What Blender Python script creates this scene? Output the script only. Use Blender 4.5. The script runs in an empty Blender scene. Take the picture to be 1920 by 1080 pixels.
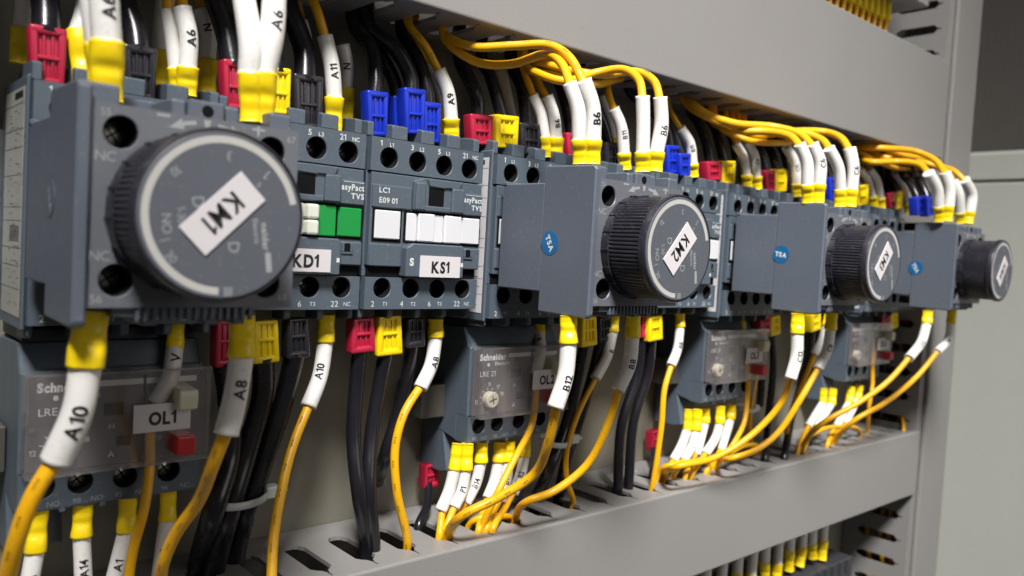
import bpy, bmesh, math, random
from mathutils import Vector, Matrix
random.seed(7)
SC = bpy.context.scene
COL = SC.collection
MM = 0.001

# ------------------------------------------------------------------ camera
RC = [[0.7481134, -0.0568003, -0.6611354], [0.0124685, 0.9973571, -0.0715773], [0.6634537, 0.0453046, 0.7468445]]
CP = Vector((-132.118, -217.364, -32.933))
FPX = 1520.0
def _cv(r): return Vector((r[0], r[2], -r[1]))
cx_, cy_, cz_ = _cv(RC[0]), -_cv(RC[1]), -_cv(RC[2])
cam_d = bpy.data.cameras.new('camera'); cam = bpy.data.objects.new('camera', cam_d); COL.objects.link(cam)
M = Matrix(((cx_.x, cy_.x, cz_.x, CP.x*MM), (cx_.y, cy_.y, cz_.y, CP.y*MM), (cx_.z, cy_.z, cz_.z, CP.z*MM), (0, 0, 0, 1)))
cam.matrix_world = M
cam_d.sensor_width = 36; cam_d.lens = FPX*36/1920
cam_d.clip_start = 0.005; cam_d.clip_end = 50
cam_d.dof.use_dof = True; cam_d.dof.focus_distance = 0.262; cam_d.dof.aperture_fstop = 15
SC.camera = cam

# ------------------------------------------------------------------ world and lamps
W = bpy.data.worlds.new('World'); SC.world = W; W.use_nodes = True
bg = W.node_tree.nodes['Background']; bg.inputs[0].default_value = (1.0, 0.96, 0.92, 1); bg.inputs[1].default_value = 0.075
def lamp(name, loc, target, size, power, col, spread=180):
    l = bpy.data.lights.new(name, 'AREA'); l.shape = 'DISK'; l.size = size; l.energy = power; l.color = col
    l.spread = math.radians(spread)
    o = bpy.data.objects.new(name, l); COL.objects.link(o); o.location = Vector(loc)
    o.rotation_euler = (Vector(target)-Vector(loc)).to_track_quat('-Z', 'Y').to_euler()
    return o
tgt = Vector((0.20, 0.0, -0.07))
kd = Vector((-0.85, -1.0, 1.55)).normalized()
lamp('key_lamp', tgt+kd*1.7, tgt, 0.38, 2.5, (1.0, 0.985, 0.96), spread=34)
lamp('fill_lamp', (0.55, -1.4, 0.45), (0.22, 0, -0.10), 0.9, 3.2, (1.0, 0.94, 0.89))
SC.view_settings.view_transform = 'Standard'; SC.view_settings.look = 'None'
SC.view_settings.exposure = 0.16; SC.view_settings.gamma = 1.0

# ------------------------------------------------------------------ materials
def mat(name, col, rough=0.5, metal=0.0, var=0.06, bump=0.0, bscale=3000, spec=0.5, vscale=60, coat=0.0, sss=0.0, dust=0.0):
    m = bpy.data.materials.new(name); m.use_nodes = True; nt = m.node_tree; b = nt.nodes['Principled BSDF']
    b.inputs['Roughness'].default_value = rough; b.inputs['Metallic'].default_value = metal
    b.inputs['Specular IOR Level'].default_value = spec
    b.inputs['Coat Weight'].default_value = coat; b.inputs['Coat Roughness'].default_value = 0.25
    if sss:
        b.inputs['Subsurface Weight'].default_value = sss; b.inputs['Subsurface Radius'].default_value = (1, .9, .7); b.inputs['Subsurface Scale'].default_value = 0.001
    tc = nt.nodes.new('ShaderNodeTexCoord')
    n = nt.nodes.new('ShaderNodeTexNoise'); n.inputs['Scale'].default_value = vscale; n.inputs['Detail'].default_value = 5
    nt.links.new(tc.outputs['Object'], n.inputs['Vector'])
    mx = nt.nodes.new('ShaderNodeMix'); mx.data_type = 'RGBA'
    mx.inputs['A'].default_value = tuple(c*(1-var) for c in col)+(1,); mx.inputs['B'].default_value = tuple(min(1, c*(1+var)) for c in col)+(1,)
    nt.links.new(n.outputs['Fac'], mx.inputs['Factor']); last = mx.outputs['Result']
    if dust:
        sp = nt.nodes.new('ShaderNodeTexNoise'); sp.inputs['Scale'].default_value = 900; sp.inputs['Detail'].default_value = 3
        big = nt.nodes.new('ShaderNodeTexNoise'); big.inputs['Scale'].default_value = 28; big.inputs['Detail'].default_value = 4
        r1 = nt.nodes.new('ShaderNodeMapRange'); r1.inputs['From Min'].default_value = .60; r1.inputs['From Max'].default_value = .74
        r2 = nt.nodes.new('ShaderNodeMapRange'); r2.inputs['From Min'].default_value = .35; r2.inputs['From Max'].default_value = .75; r2.inputs['To Min'].default_value = .25; r2.inputs['To Max'].default_value = dust
        ml = nt.nodes.new('ShaderNodeMath'); ml.operation = 'MULTIPLY'
        # hairline scuffs: a stretched noise cut to thin lines
        mpn = nt.nodes.new('ShaderNodeMapping'); mpn.inputs['Scale'].default_value = (90, 90, 1500); mpn.inputs['Rotation'].default_value = (.5, .4, .3)
        hn = nt.nodes.new('ShaderNodeTexNoise'); hn.inputs['Scale'].default_value = 1.0; hn.inputs['Detail'].default_value = 2
        r3 = nt.nodes.new('ShaderNodeMapRange'); r3.inputs['From Min'].default_value = .70; r3.inputs['From Max'].default_value = .78; r3.inputs['To Max'].default_value = dust*.5
        ad = nt.nodes.new('ShaderNodeMath'); ad.operation = 'ADD'; ad.use_clamp = True
        d = nt.nodes.new('ShaderNodeMix'); d.data_type = 'RGBA'
        lum = sum(col)/3
        d.inputs['B'].default_value = (.30, .29, .27, 1) if lum < .2 else (.13, .12, .10, 1)
        for o_ in (sp, big): nt.links.new(tc.outputs['Object'], o_.inputs['Vector'])
        nt.links.new(tc.outputs['Object'], mpn.inputs['Vector']); nt.links.new(mpn.outputs[0], hn.inputs['Vector']); nt.links.new(hn.outputs['Fac'], r3.inputs['Value'])
        nt.links.new(sp.outputs['Fac'], r1.inputs['Value']); nt.links.new(big.outputs['Fac'], r2.inputs['Value'])
        nt.links.new(r1.outputs[0], ml.inputs[0]); nt.links.new(r2.outputs[0], ml.inputs[1]); nt.links.new(ml.outputs[0], ad.inputs[0]); nt.links.new(r3.outputs[0], ad.inputs[1])
        nt.links.new(ad.outputs[0], d.inputs['Factor']); nt.links.new(last, d.inputs['A']); last = d.outputs['Result']
    nt.links.new(last, b.inputs['Base Color'])
    mr = nt.nodes.new('ShaderNodeMapRange'); mr.inputs['To Min'].default_value = max(0.02, rough-0.07); mr.inputs['To Max'].default_value = rough+0.09
    n2 = nt.nodes.new('ShaderNodeTexNoise'); n2.inputs['Scale'].default_value = vscale*3.3; n2.inputs['Detail'].default_value = 6
    nt.links.new(tc.outputs['Object'], n2.inputs['Vector'])
    nt.links.new(n2.outputs['Fac'], mr.inputs['Value']); nt.links.new(mr.outputs['Result'], b.inputs['Roughness'])
    if bump:
        n3 = nt.nodes.new('ShaderNodeTexNoise'); n3.inputs['Scale'].default_value = bscale; n3.inputs['Detail'].default_value = 2
        bp = nt.nodes.new('ShaderNodeBump'); bp.inputs['Strength'].default_value = bump; bp.inputs['Distance'].default_value = 0.0001
        nt.links.new(tc.outputs['Object'], n3.inputs['Vector'])
        nt.links.new(n3.outputs['Fac'], bp.inputs['Height']); nt.links.new(bp.outputs['Normal'], b.inputs['Normal'])
    return m
def glassy(name, tint, haze, hcol, rough=0.06):
    m = bpy.data.materials.new(name); m.use_nodes = True; nt = m.node_tree
    nt.nodes.remove(nt.nodes['Principled BSDF']); out = nt.nodes['Material Output']
    tr = nt.nodes.new('ShaderNodeBsdfTransparent'); tr.inputs[0].default_value = tint+(1,)
    gl = nt.nodes.new('ShaderNodeBsdfGlossy'); gl.inputs['Roughness'].default_value = rough; gl.inputs[0].default_value = (1, 1, 1, 1)
    df = nt.nodes.new('ShaderNodeBsdfDiffuse'); df.inputs[0].default_value = hcol+(1,)
    lw = nt.nodes.new('ShaderNodeLayerWeight'); lw.inputs[0].default_value = .5
    pw = nt.nodes.new('ShaderNodeMath'); pw.operation = 'POWER'; pw.inputs[1].default_value = 4.0; nt.links.new(lw.outputs['Facing'], pw.inputs[0])
    fr = nt.nodes.new('ShaderNodeMath'); fr.operation = 'MULTIPLY_ADD'; fr.inputs[1].default_value = .6; fr.inputs[2].default_value = .06; nt.links.new(pw.outputs[0], fr.inputs[0])
    m1 = nt.nodes.new('ShaderNodeMixShader'); m1.inputs[0].default_value = haze
    tc = nt.nodes.new('ShaderNodeTexCoord'); ns = nt.nodes.new('ShaderNodeTexNoise'); ns.inputs['Scale'].default_value = 130; ns.inputs['Detail'].default_value = 5
    mr = nt.nodes.new('ShaderNodeMapRange'); mr.inputs['From Min'].default_value = .3; mr.inputs['From Max'].default_value = .7; mr.inputs['To Min'].default_value = haze*.6; mr.inputs['To Max'].default_value = haze*1.5
    nt.links.new(tc.outputs['Object'], ns.inputs['Vector']); nt.links.new(ns.outputs['Fac'], mr.inputs['Value']); nt.links.new(mr.outputs['Result'], m1.inputs[0])
    m2 = nt.nodes.new('ShaderNodeMixShader')
    nt.links.new(tr.outputs[0], m1.inputs[1]); nt.links.new(df.outputs[0], m1.inputs[2])
    nt.links.new(fr.outputs[0], m2.inputs[0]); nt.links.new(m1.outputs[0], m2.inputs[1]); nt.links.new(gl.outputs[0], m2.inputs[2])
    nt.links.new(m2.outputs[0], out.inputs[0])
    return m
MT = dict(
    grey=mat('slate_grey_plastic', (0.080, 0.103, 0.130), 0.42, bump=0.25, bscale=4000, dust=0.16),
    timer=mat('timer_grey_plastic', (0.096, 0.112, 0.143), 0.45, bump=0.3, bscale=3500, dust=0.14),
    plate=mat('front_plate_plastic', (0.125, 0.132, 0.150), 0.42, bump=0.2, bscale=3500, dust=0.14),
    dark=mat('recess_shade_black', (0.006, 0.006, 0.007), 0.7, spec=.1),  # near-black colour stands in for shade in wells, slots and recesses
    shade=mat('charcoal_plastic', (0.035, 0.036, 0.042), 0.5, bump=.2),
    knob=mat('knob_plastic', (0.020, 0.019, 0.028), 0.36, bump=.15, dust=0.08),
    disc=mat('dial_face_plastic', (0.088, 0.096, 0.117), 0.5, bump=0.25, bscale=5000, dust=0.12),
    print=mat('white_printing_ink', (0.62, 0.64, 0.62), 0.5, var=.1),
    faint=mat('faint_printing_ink', (0.30, 0.32, 0.32), 0.5, var=.15),
    ring=mat('dial_ring_ink', (0.46, 0.45, 0.425), 0.5),
    paper=mat('label_paper', (0.62, 0.585, 0.60), 0.65, var=.04, bump=.2, bscale=2500),
    beige=mat('beige_button_plastic', (0.62, 0.60, 0.45), 0.45),
    ink=mat('black_ink', (0.012, 0.010, 0.012), 0.5),
    white=mat('white_plastic', (0.66, 0.66, 0.68), 0.35, var=.05, bump=.2),
    cream=mat('cream_plastic', (0.70, 0.71, 0.62), 0.4, var=.03),
    green=mat('green_plastic', (0.004, 0.26, 0.045), 0.35, var=.05),
    red=mat('red_button_plastic', (0.50, 0.015, 0.02), 0.35),
    metal=mat('screw_steel', (0.55, 0.53, 0.48), 0.32, metal=1.0, var=.2, vscale=300),
    dial=mat('setting_dial_plastic', (0.70, 0.65, 0.52), 0.45, var=.1),
    blue=mat('round_sticker_blue', (0.004, 0.105, 0.27), 0.35, var=.08),
    duct=mat('duct_pvc', (0.258, 0.248, 0.241), 0.40, var=.05, bump=.15, bscale=900, vscale=14, dust=0.26),
    panel=mat('panel_paint', (0.205, 0.195, 0.155), 0.55, var=.05, bump=.5, bscale=1200, dust=0.25),
    wall=mat('enclosure_paint', (0.485, 0.495, 0.45), 0.5, var=.03, bump=.4, bscale=900),
    sleeve=mat('marker_sleeve_plastic', (0.76, 0.74, 0.71), 0.33, var=.03, coat=.3, sss=.15, dust=0.12),
    ysl=mat('yellow_boot_vinyl', (0.88, 0.64, 0.004), 0.34, var=.05, bump=.3, bscale=700, sss=.1),
    ywire=mat('yellow_wire_pvc', (0.80, 0.405, 0.004), 0.38, var=.10, bump=.2, bscale=900, dust=0.30),
    rboot=mat('red_boot_vinyl', (0.44, 0.014, 0.050), 0.33, var=.06, sss=.1),
    bboot=mat('blue_boot_vinyl', (0.008, 0.030, 0.44), 0.33, var=.06, sss=.05),
    kboot=mat('black_boot_vinyl', (0.022, 0.021, 0.027), 0.25, var=.1),
    cable=mat('black_cable_pvc', (0.010, 0.0095, 0.013), 0.27, var=.15, bump=.2, bscale=900, dust=0.00),
    tie=mat('clear_nylon', (0.62, 0.66, 0.64), 0.35, var=.05, sss=.2),
    rear=mat('dark_rear_paint', (0.10, 0.09, 0.083), 0.5),
    cover=glassy('clear_polycarbonate', (0.95, 0.94, 0.94), 0.06, (0.46, 0.44, 0.45)),
    sheen_sticker=mat('sheen_greyed_sticker', (0.070, 0.100, 0.140), 0.3),  # grazing reflection on the KM1 sticker, put into its colour as grey-blue
    shaded_paper=mat('shaded_rating_plate', (0.34, 0.34, 0.31), 0.5, var=.15, vscale=120),  # paper colour darkened to stand for shade on the KM1 plate
    bright=mat('bright_printing_ink', (0.85, 0.86, 0.84), 0.5, var=.05),
    face=mat('relay_face_plastic', (0.135, 0.130, 0.138), 0.45, bump=.2),
    scuff=mat('scuffed', (0.1, 0.1, 0.1), 0.5),
    lug=mat('brown_grey_plastic', (0.075, 0.068, 0.058), 0.5, bump=.2),
    rail=mat('zinc_rail', (0.5, 0.5, 0.5), 0.35, metal=1.0),
)

# ------------------------------------------------------------------ helpers
def un(px, py, y=None, x=None, z=None):
    """world point (mm) on the plane y=.. (or x=.., z=..) that a photograph pixel looks at: where each cable really runs"""
    a, b = (px-960)/FPX, (py-540)/FPX
    d = Vector((RC[0][0]*a+RC[1][0]*b+RC[2][0], RC[0][2]*a+RC[1][2]*b+RC[2][2], -(RC[0][1]*a+RC[1][1]*b+RC[2][1])))
    t = (x-CP.x)/d.x if x is not None else ((z-CP.z)/d.z if z is not None else (y-CP.y)/d.y)
    return CP+d*t
def finish(name, bm, m, parent=None, smooth=False, auto=None, loc=None):
    me = bpy.data.meshes.new(name)
    bmesh.ops.scale(bm, vec=(MM, MM, MM), verts=bm.verts)
    if smooth:
        for f in bm.faces: f.smooth = True
    bm.to_mesh(me); bm.free()
    ms = m if isinstance(m, (list, tuple)) else [m]
    for q in ms: me.materials.append(MT[q])
    o = bpy.data.objects.new(name, me); COL.objects.link(o)
    if parent is not None: o.parent = parent
    if auto:
        for p in me.polygons: p.use_smooth = True
        me.set_sharp_from_angle(angle=math.radians(auto))
    return o
def thing(name, label, cat, loc=(0, 0, 0), group=None):
    o = bpy.data.objects.new(name, None); COL.objects.link(o); o.location = Vector(loc)*MM
    o.empty_display_size = 0.01
    o['label'] = label; o['category'] = cat
    if group: o['group'] = group
    return o
def tag(o, label, cat, group=None):
    o['label'] = label; o['category'] = cat
    if group: o['group'] = group
    return o
def box(bm, a, b, bev=0.25, mi=0, seg=1):
    vs = []
    for x in (a[0], b[0]):
        for y in (a[1], b[1]):
            for z in (a[2], b[2]): vs.append(bm.verts.new((x, y, z)))
    fs = []
    for q in ((0, 1, 3, 2), (4, 6, 7, 5), (0, 4, 5, 1), (2, 3, 7, 6), (0, 2, 6, 4), (1, 5, 7, 3)):
        f = bm.faces.new([vs[i] for i in q]); f.material_index = mi; fs.append(f)
    bmesh.ops.recalc_face_normals(bm, faces=fs)
    if bev > 0:
        es = list({e for f in fs for e in f.edges})
        r = bmesh.ops.bevel(bm, geom=es, offset=bev, segments=seg, affect='EDGES', profile=.5)
        for f in r['faces']: f.material_index = mi
    return vs
def prism(bm, pts, lo, hi, axis='x', bev=0.2, mi=0):
    """extrude a closed outline along an axis. axis x: pts=(y,z); y: pts=(x,z); z: pts=(x,y)"""
    def P(p, t): return {'x': (t, p[0], p[1]), 'y': (p[0], t, p[1]), 'z': (p[0], p[1], t)}[axis]
    A = [bm.verts.new(P(p, lo)) for p in pts]; B = [bm.verts.new(P(p, hi)) for p in pts]
    n = len(pts); fs = [bm.faces.new(A), bm.faces.new(B)]
    for i in range(n): fs.append(bm.faces.new((A[i], A[(i+1) % n], B[(i+1) % n], B[i])))
    bmesh.ops.recalc_face_normals(bm, faces=fs)
    for f in fs: f.material_index = mi
    if bev > 0:
        es = list({e for f in fs for e in f.edges})
        r = bmesh.ops.bevel(bm, geom=es, offset=bev, segments=1, affect='EDGES')
        for f in r['faces']: f.material_index = mi
def hole_cell(bm, x0, x1, z0, z1, y, cx, cz, rx, rz, depth, n=32, mi=0, mh=1, floor=True):
    """front face (facing -y) of one cell with a round well sunk into it"""
    angs = [2*math.pi*i/n for i in range(n)] + [math.atan2(b-cz, a-cx) % (2*math.pi) for a in (x0, x1) for b in (z0, z1)]
    angs = sorted(set(round(a, 6) for a in angs)); N = len(angs)
    def edge(a):
        c, s = math.cos(a), math.sin(a)
        t = min([((x1-cx)/c) if c > 1e-9 else 1e9, ((x0-cx)/c) if c < -1e-9 else 1e9, ((z1-cz)/s) if s > 1e-9 else 1e9, ((z0-cz)/s) if s < -1e-9 else 1e9])
        return (cx+c*t, cz+s*t)
    O = []; I = []; I2 = []; D = []
    for a in angs:
        e = edge(a); O.append(bm.verts.new((e[0], y, e[1])))
        I.append(bm.verts.new((cx+rx*1.07*math.cos(a), y, cz+rz*1.07*math.sin(a))))
        I2.append(bm.verts.new((cx+rx*math.cos(a), y+.3, cz+rz*math.sin(a))))
        D.append(bm.verts.new((cx+rx*.97*math.cos(a), y+depth, cz+rz*.97*math.sin(a))))
    for i in range(N):
        j = (i+1) % N
        f = bm.faces.new((O[i], O[j], I[j], I[i])); f.material_index = mi
        f = bm.faces.new((I[i], I[j], I2[j], I2[i])); f.material_index = mi
        f = bm.faces.new((I2[i], I2[j], D[j], D[i])); f.material_index = mh; f.smooth = True
    if floor:
        f = bm.faces.new(D); f.material_index = mh
    return
_tc = {}; _ch = {}
def char(c, bold):
    """outline mesh of one character: vertices, faces, left, right"""
    k = (c, bold)
    if k in _ch: return _ch[k]
    if c == '1':      # a one with a clear flag and a plain stem
        b = bold; x0, x1 = .20-b, .29+b; h = .70
        vs = [(x0, 0), (x1, 0), (x1, h+b), (x0+.015, h+b), (x0, h-.02), (.05-b, h-.115), (.05-b, h-.205-b), (x0, h-.13-b)]
        _ch[k] = (vs, [(0, 1, 2, 3, 4, 7), (4, 5, 6, 7)], .05-b, x1); return _ch[k]
    cu = bpy.data.curves.new('t', 'FONT'); cu.body = c; cu.size = 1.0; cu.offset = bold; cu.resolution_u = 3
    o = bpy.data.objects.new('t', cu); COL.objects.link(o)
    dg = bpy.context.evaluated_depsgraph_get(); dg.update()
    me = o.evaluated_get(dg).to_mesh()
    vs = [(v.co.x, v.co.y) for v in me.vertices]; fs = [tuple(p.vertices) for p in me.polygons]
    o.evaluated_get(dg).to_mesh_clear(); bpy.data.objects.remove(o); bpy.data.curves.remove(cu)
    xs = [v[0] for v in vs] or [0, .2]
    _ch[k] = (vs, fs, min(xs), max(xs)); return _ch[k]
def glyphs(s, bold=0.0):
    k = (s, bold)
    if k not in _tc:
        V = []; F = []; pen = 0
        for c in s:
            if c == ' ': pen += .28; continue
            vs, fs, a, b = char(c, bold); n = len(V)
            V += [(x-a+pen, y) for x, y in vs]; F += [tuple(i+n for i in f) for f in fs]; pen += b-a+.085-bold*.6
        hs = char('H', bold)[0]; h = max(y for _, y in hs)-min(y for _, y in hs); w = max(x for x, _ in V)
        _tc[k] = ([(x-w/2, y-h/2) for x, y in V], F, w, h)
    return _tc[k]
def text(bm, s, c, size, xd=(1, 0, 0), yd=(0, 0, 1), bold=0.0, mi=0, squash=1.0, width=None):
    """flat lettering centred at c; size = cap height in mm"""
    vs, fs, w, h = glyphs(s, bold); k = size/h; kx = k*squash
    if width: kx = width/w
    xd = Vector(xd).normalized(); yd = Vector(yd).normalized(); c = Vector(c)
    V = [bm.verts.new(c+xd*(x*kx)+yd*(y*k)) for x, y in vs]
    for f in fs:
        try: bm.faces.new([V[i] for i in f]).material_index = mi
        except ValueError: pass
def quad(bm, pts, mi=0):
    f = bm.faces.new([bm.verts.new(p) for p in pts]); f.material_index = mi
def slab(bm, c, w, h, t, xd, yd, mi=0, bev=0.03):
    xd = Vector(xd).normalized(); yd = Vector(yd).normalized(); nd = xd.cross(yd); c = Vector(c)
    b2 = bmesh.new(); box(b2, (-w/2, -h/2, 0), (w/2, h/2, t), bev)
    mp = {}
    for v in b2.verts: mp[v] = bm.verts.new(c+xd*v.co.x+yd*v.co.y+nd*v.co.z)
    for f in b2.faces: bm.faces.new([mp[v] for v in f.verts]).material_index = mi
    b2.free()
def disc(bm, c, r0, r1, n, ax='y', a0=0, a1=2*math.pi, mi=0):
    """flat ring or disc facing the axis"""
    full = abs(a1-a0-2*math.pi) < 1e-6; N = n+(0 if full else 1)
    def P(r, a):
        u, v = r*math.cos(a), r*math.sin(a)
        return (c[0]+u, c[1], c[2]+v) if ax == 'y' else (c[0], c[1]+u, c[2]+v)
    O = [bm.verts.new(P(r1, a0+(a1-a0)*i/n)) for i in range(N)]
    if r0 <= 0: bm.faces.new(O).material_index = mi; return
    I = [bm.verts.new(P(r0, a0+(a1-a0)*i/n)) for i in range(N)]
    for i in range(n if full else N-1):
        j = (i+1) % N; bm.faces.new((O[i], O[j], I[j], I[i])).material_index = mi
def lathe(bm, prof, c, n=48, ax='y', mi=0, rfun=None):
    """prof: (radius, axial) list revolved around an axis through c"""
    rings = []
    for k, (r, t) in enumerate(prof):
        ring = []
        for i in range(n):
            a = 2*math.pi*i/n; rr = rfun(k, i, r) if rfun else r
            u, v = rr*math.cos(a), rr*math.sin(a)
            ring.append(bm.verts.new((c[0]+u, c[1]+t, c[2]+v) if ax == 'y' else ((c[0]+t, c[1]+u, c[2]+v) if ax == 'x' else (c[0]+u, c[1]+v, c[2]+t))))
        rings.append(ring)
    for a, b in zip(rings, rings[1:]):
        for i in range(n):
            bm.faces.new((a[i], a[(i+1) % n], b[(i+1) % n], b[i])).material_index = mi
    bm.faces.new(rings[0]).material_index = mi; bm.faces.new(rings[-1]).material_index = mi
def spline(pts, step=1.2):
    """centripetal-ish Catmull-Rom through the points, resampled evenly"""
    P = [Vector(p) for p in pts]
    if len(P) == 2: dense = [P[0].lerp(P[1], i/20) for i in range(21)]
    else:
        E_ = [P[0]*2-P[1]]+P+[P[-1]*2-P[-2]]; dense = []
        for i in range(1, len(E_)-2):
            p0, p1, p2, p3 = E_[i-1:i+3]
            t0 = 0; t1 = t0+max(1e-4, (p1-p0).length)**.5; t2 = t1+max(1e-4, (p2-p1).length)**.5; t3 = t2+max(1e-4, (p3-p2).length)**.5
            for k in range(16):
                t = t1+(t2-t1)*k/16
                A1 = p0*((t1-t)/(t1-t0))+p1*((t-t0)/(t1-t0)); A2 = p1*((t2-t)/(t2-t1))+p2*((t-t1)/(t2-t1)); A3 = p2*((t3-t)/(t3-t2))+p3*((t-t2)/(t3-t2))
                B1 = A1*((t2-t)/(t2-t0))+A2*((t-t0)/(t2-t0)); B2 = A2*((t3-t)/(t3-t1))+A3*((t-t1)/(t3-t1))
                dense.append(B1*((t2-t)/(t2-t1))+B2*((t-t1)/(t2-t1)))
        dense.append(P[-1])
    L = [0]
    for a, b in zip(dense, dense[1:]): L.append(L[-1]+(b-a).length)
    n = max(2, int(L[-1]/step)); out = []; j = 0
    for i in range(n+1):
        s = L[-1]*i/n
        while j < len(L)-2 and L[j+1] < s: j += 1
        d = L[j+1]-L[j]; out.append(dense[j].lerp(dense[j+1], 0 if d < 1e-9 else (s-L[j])/d))
    return out, L[-1]
def frames(path):
    T = []
    for i in range(len(path)):
        a = path[max(0, i-1)]; b = path[min(len(path)-1, i+1)]; T.append((b-a).normalized())
    ref = (CP-path[0]); n = (ref-T[0]*ref.dot(T[0])).normalized(); N = [n]
    for i in range(1, len(path)):
        n = (n-T[i]*n.dot(T[i])).normalized(); N.append(n)
    return T, N, [t.cross(n) for t, n in zip(T, N)]
def tube(bm, path, r, n=14, mi=0, cap=True, flat=1.0, power=2.0, smooth=True):
    """r: number or function of 0..1; flat<1 squeezes along the view normal"""
    T, N, B = frames(path); rings = []
    for i, p in enumerate(path):
        t = i/(len(path)-1); rr = r(t) if callable(r) else r; fl = flat(t) if callable(flat) else flat
        ring = []
        for k in range(n):
            a = 2*math.pi*k/n; c, s = math.cos(a), math.sin(a)
            if power != 2.0:
                c = math.copysign(abs(c)**(2/power), c); s = math.copysign(abs(s)**(2/power), s)
            ring.append(bm.verts.new(p+N[i]*(c*rr*fl)+B[i]*(s*rr)))
        rings.append(ring)
    for a, b in zip(rings, rings[1:]):
        for k in range(n):
            f = bm.faces.new((a[k], a[(k+1) % n], b[(k+1) % n], b[k])); f.material_index = mi; f.smooth = smooth
    if cap:
        for q in (rings[0], rings[-1]): bm.faces.new(q).material_index = mi
def tube_text(bm, path, r, s, at, size, phase=0.0, up=True, bold=0.02):
    """lettering wrapped on a sleeve, running along it; at = 0..1 position of its middle"""
    T, N, B = frames(path); vs, fs, w, h = glyphs(s, bold); k = size/h
    L = [0]
    for a, b in zip(path, path[1:]): L.append(L[-1]+(b-a).length)
    s0 = L[-1]*at
    b2 = bmesh.new(); V = [b2.verts.new((x*k, y*k, 0)) for x, y in vs]
    for f in fs:
        try: b2.faces.new([V[i] for i in f])
        except ValueError: pass
    for ax, half in (((0, 1, 0), size*.8), ((1, 0, 0), w*k*.6)):     # cut fine strips so that the letters bend with the sleeve
        d = -half
        while d < half:
            bmesh.ops.bisect_plane(b2, geom=b2.verts[:]+b2.edges[:]+b2.faces[:], plane_co=Vector(ax)*d, plane_no=ax)
            d += size*(.09 if ax[1] else .3)
    mp = {}; sg = 1 if up else -1
    for q in b2.verts:
        u = min(max(s0+q.co.x*sg, 0), L[-1]-1e-4); i = 0
        while i < len(L)-2 and L[i+1] < u: i += 1
        f = (u-L[i])/(L[i+1]-L[i]); p = path[i].lerp(path[i+1], f); n = N[i].lerp(N[i+1], f).normalized(); b = B[i].lerp(B[i+1], f).normalized()*sg
        a = -q.co.y/r+phase
        mp[q] = bm.verts.new(p+(n*math.cos(a)+b*math.sin(a))*(r+.07))
    for f in b2.faces: bm.faces.new([mp[q] for q in f.verts])
    b2.free()

# ------------------------------------------------------------------ setting: mounting panel, enclosure side
bm = bmesh.new(); quad(bm, [(-420, 38, -420), (560, 38, -420), (560, 38, 420), (-420, 38, 420)])
o = finish('mounting_panel', bm, 'panel'); o['kind'] = 'structure'
bm = bmesh.new()
prism(bm, [(60, -420), (-330, -420), (-330, 36.6), (60, 36.6)], 520, 524, 'x', bev=.8)
prism(bm, [(60, 38.6), (-330, 38.6), (-330, 58), (60, 58)], 520, 524, 'x', bev=.8)
prism(bm, [(60, 36), (-330, 36), (-330, 60), (60, 60)], 523.5, 527, 'x', bev=0)
o = finish('enclosure_wall', bm, 'wall'); o['kind'] = 'structure'
bm = bmesh.new()
prism(bm, [(60, 59.5), (-330, 59.5), (-330, 420), (60, 420)], 548, 552, 'x', bev=.5)
for k in range(58):
    y = -200+k*4.4; prism(bm, [(y, 60), (y+2.2, 60), (y+2.2, 420), (y, 420)], 547.93, 548.2, 'x', bev=.05)
prism(bm, [(60, 56), (-330, 56), (-330, 59.4), (60, 59.4)], 524.2, 552, 'x', bev=0)
o = finish('enclosure_rear_wall', bm, 'rear'); o['kind'] = 'structure'

# ------------------------------------------------------------------ wiring ducts
def slot_plate(bm, x0, x1, z0, z1, phase, pitch=16.0, yb=37.5, yf=-6.0, mi=0):
    """slotted wall lying flat (z0..z1 thick): solid strip at the back and front, rounded fingers between slots"""
    box(bm, (x0, 25, z0), (x1, yb, z1), 0, mi)
    box(bm, (x0, yf, z0), (x1, -4.2, z1), 0, mi)
    k = math.floor((x0-phase)/pitch)
    while phase+k*pitch < x1:
        s = phase+k*pitch            # slot centre, finger runs from s to s+pitch
        a, b = s, s+pitch
        if b > x0+1 and a < x1-1:
            hw = 3.6
            def half(sgn, c):
                return [(c+sgn*.35, -4.2), (c+sgn*.35, -1.0), (c+sgn*1.0, .9), (c+sgn*2.3, 2.0), (c+sgn*hw, 3.8), (c+sgn*hw, 21.5), (c+sgn*2.4, 24.0), (c+sgn*1.0, 25.0)]
            L_ = half(1, a); R_ = half(-1, b)
            pts = L_+R_[::-1]
            pts = [(min(max(px, x0), x1), py) for px, py in pts]
            prism(bm, pts, z0+.05, z1-.003, 'z', bev=0.0, mi=mi)
        k += 1
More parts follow.
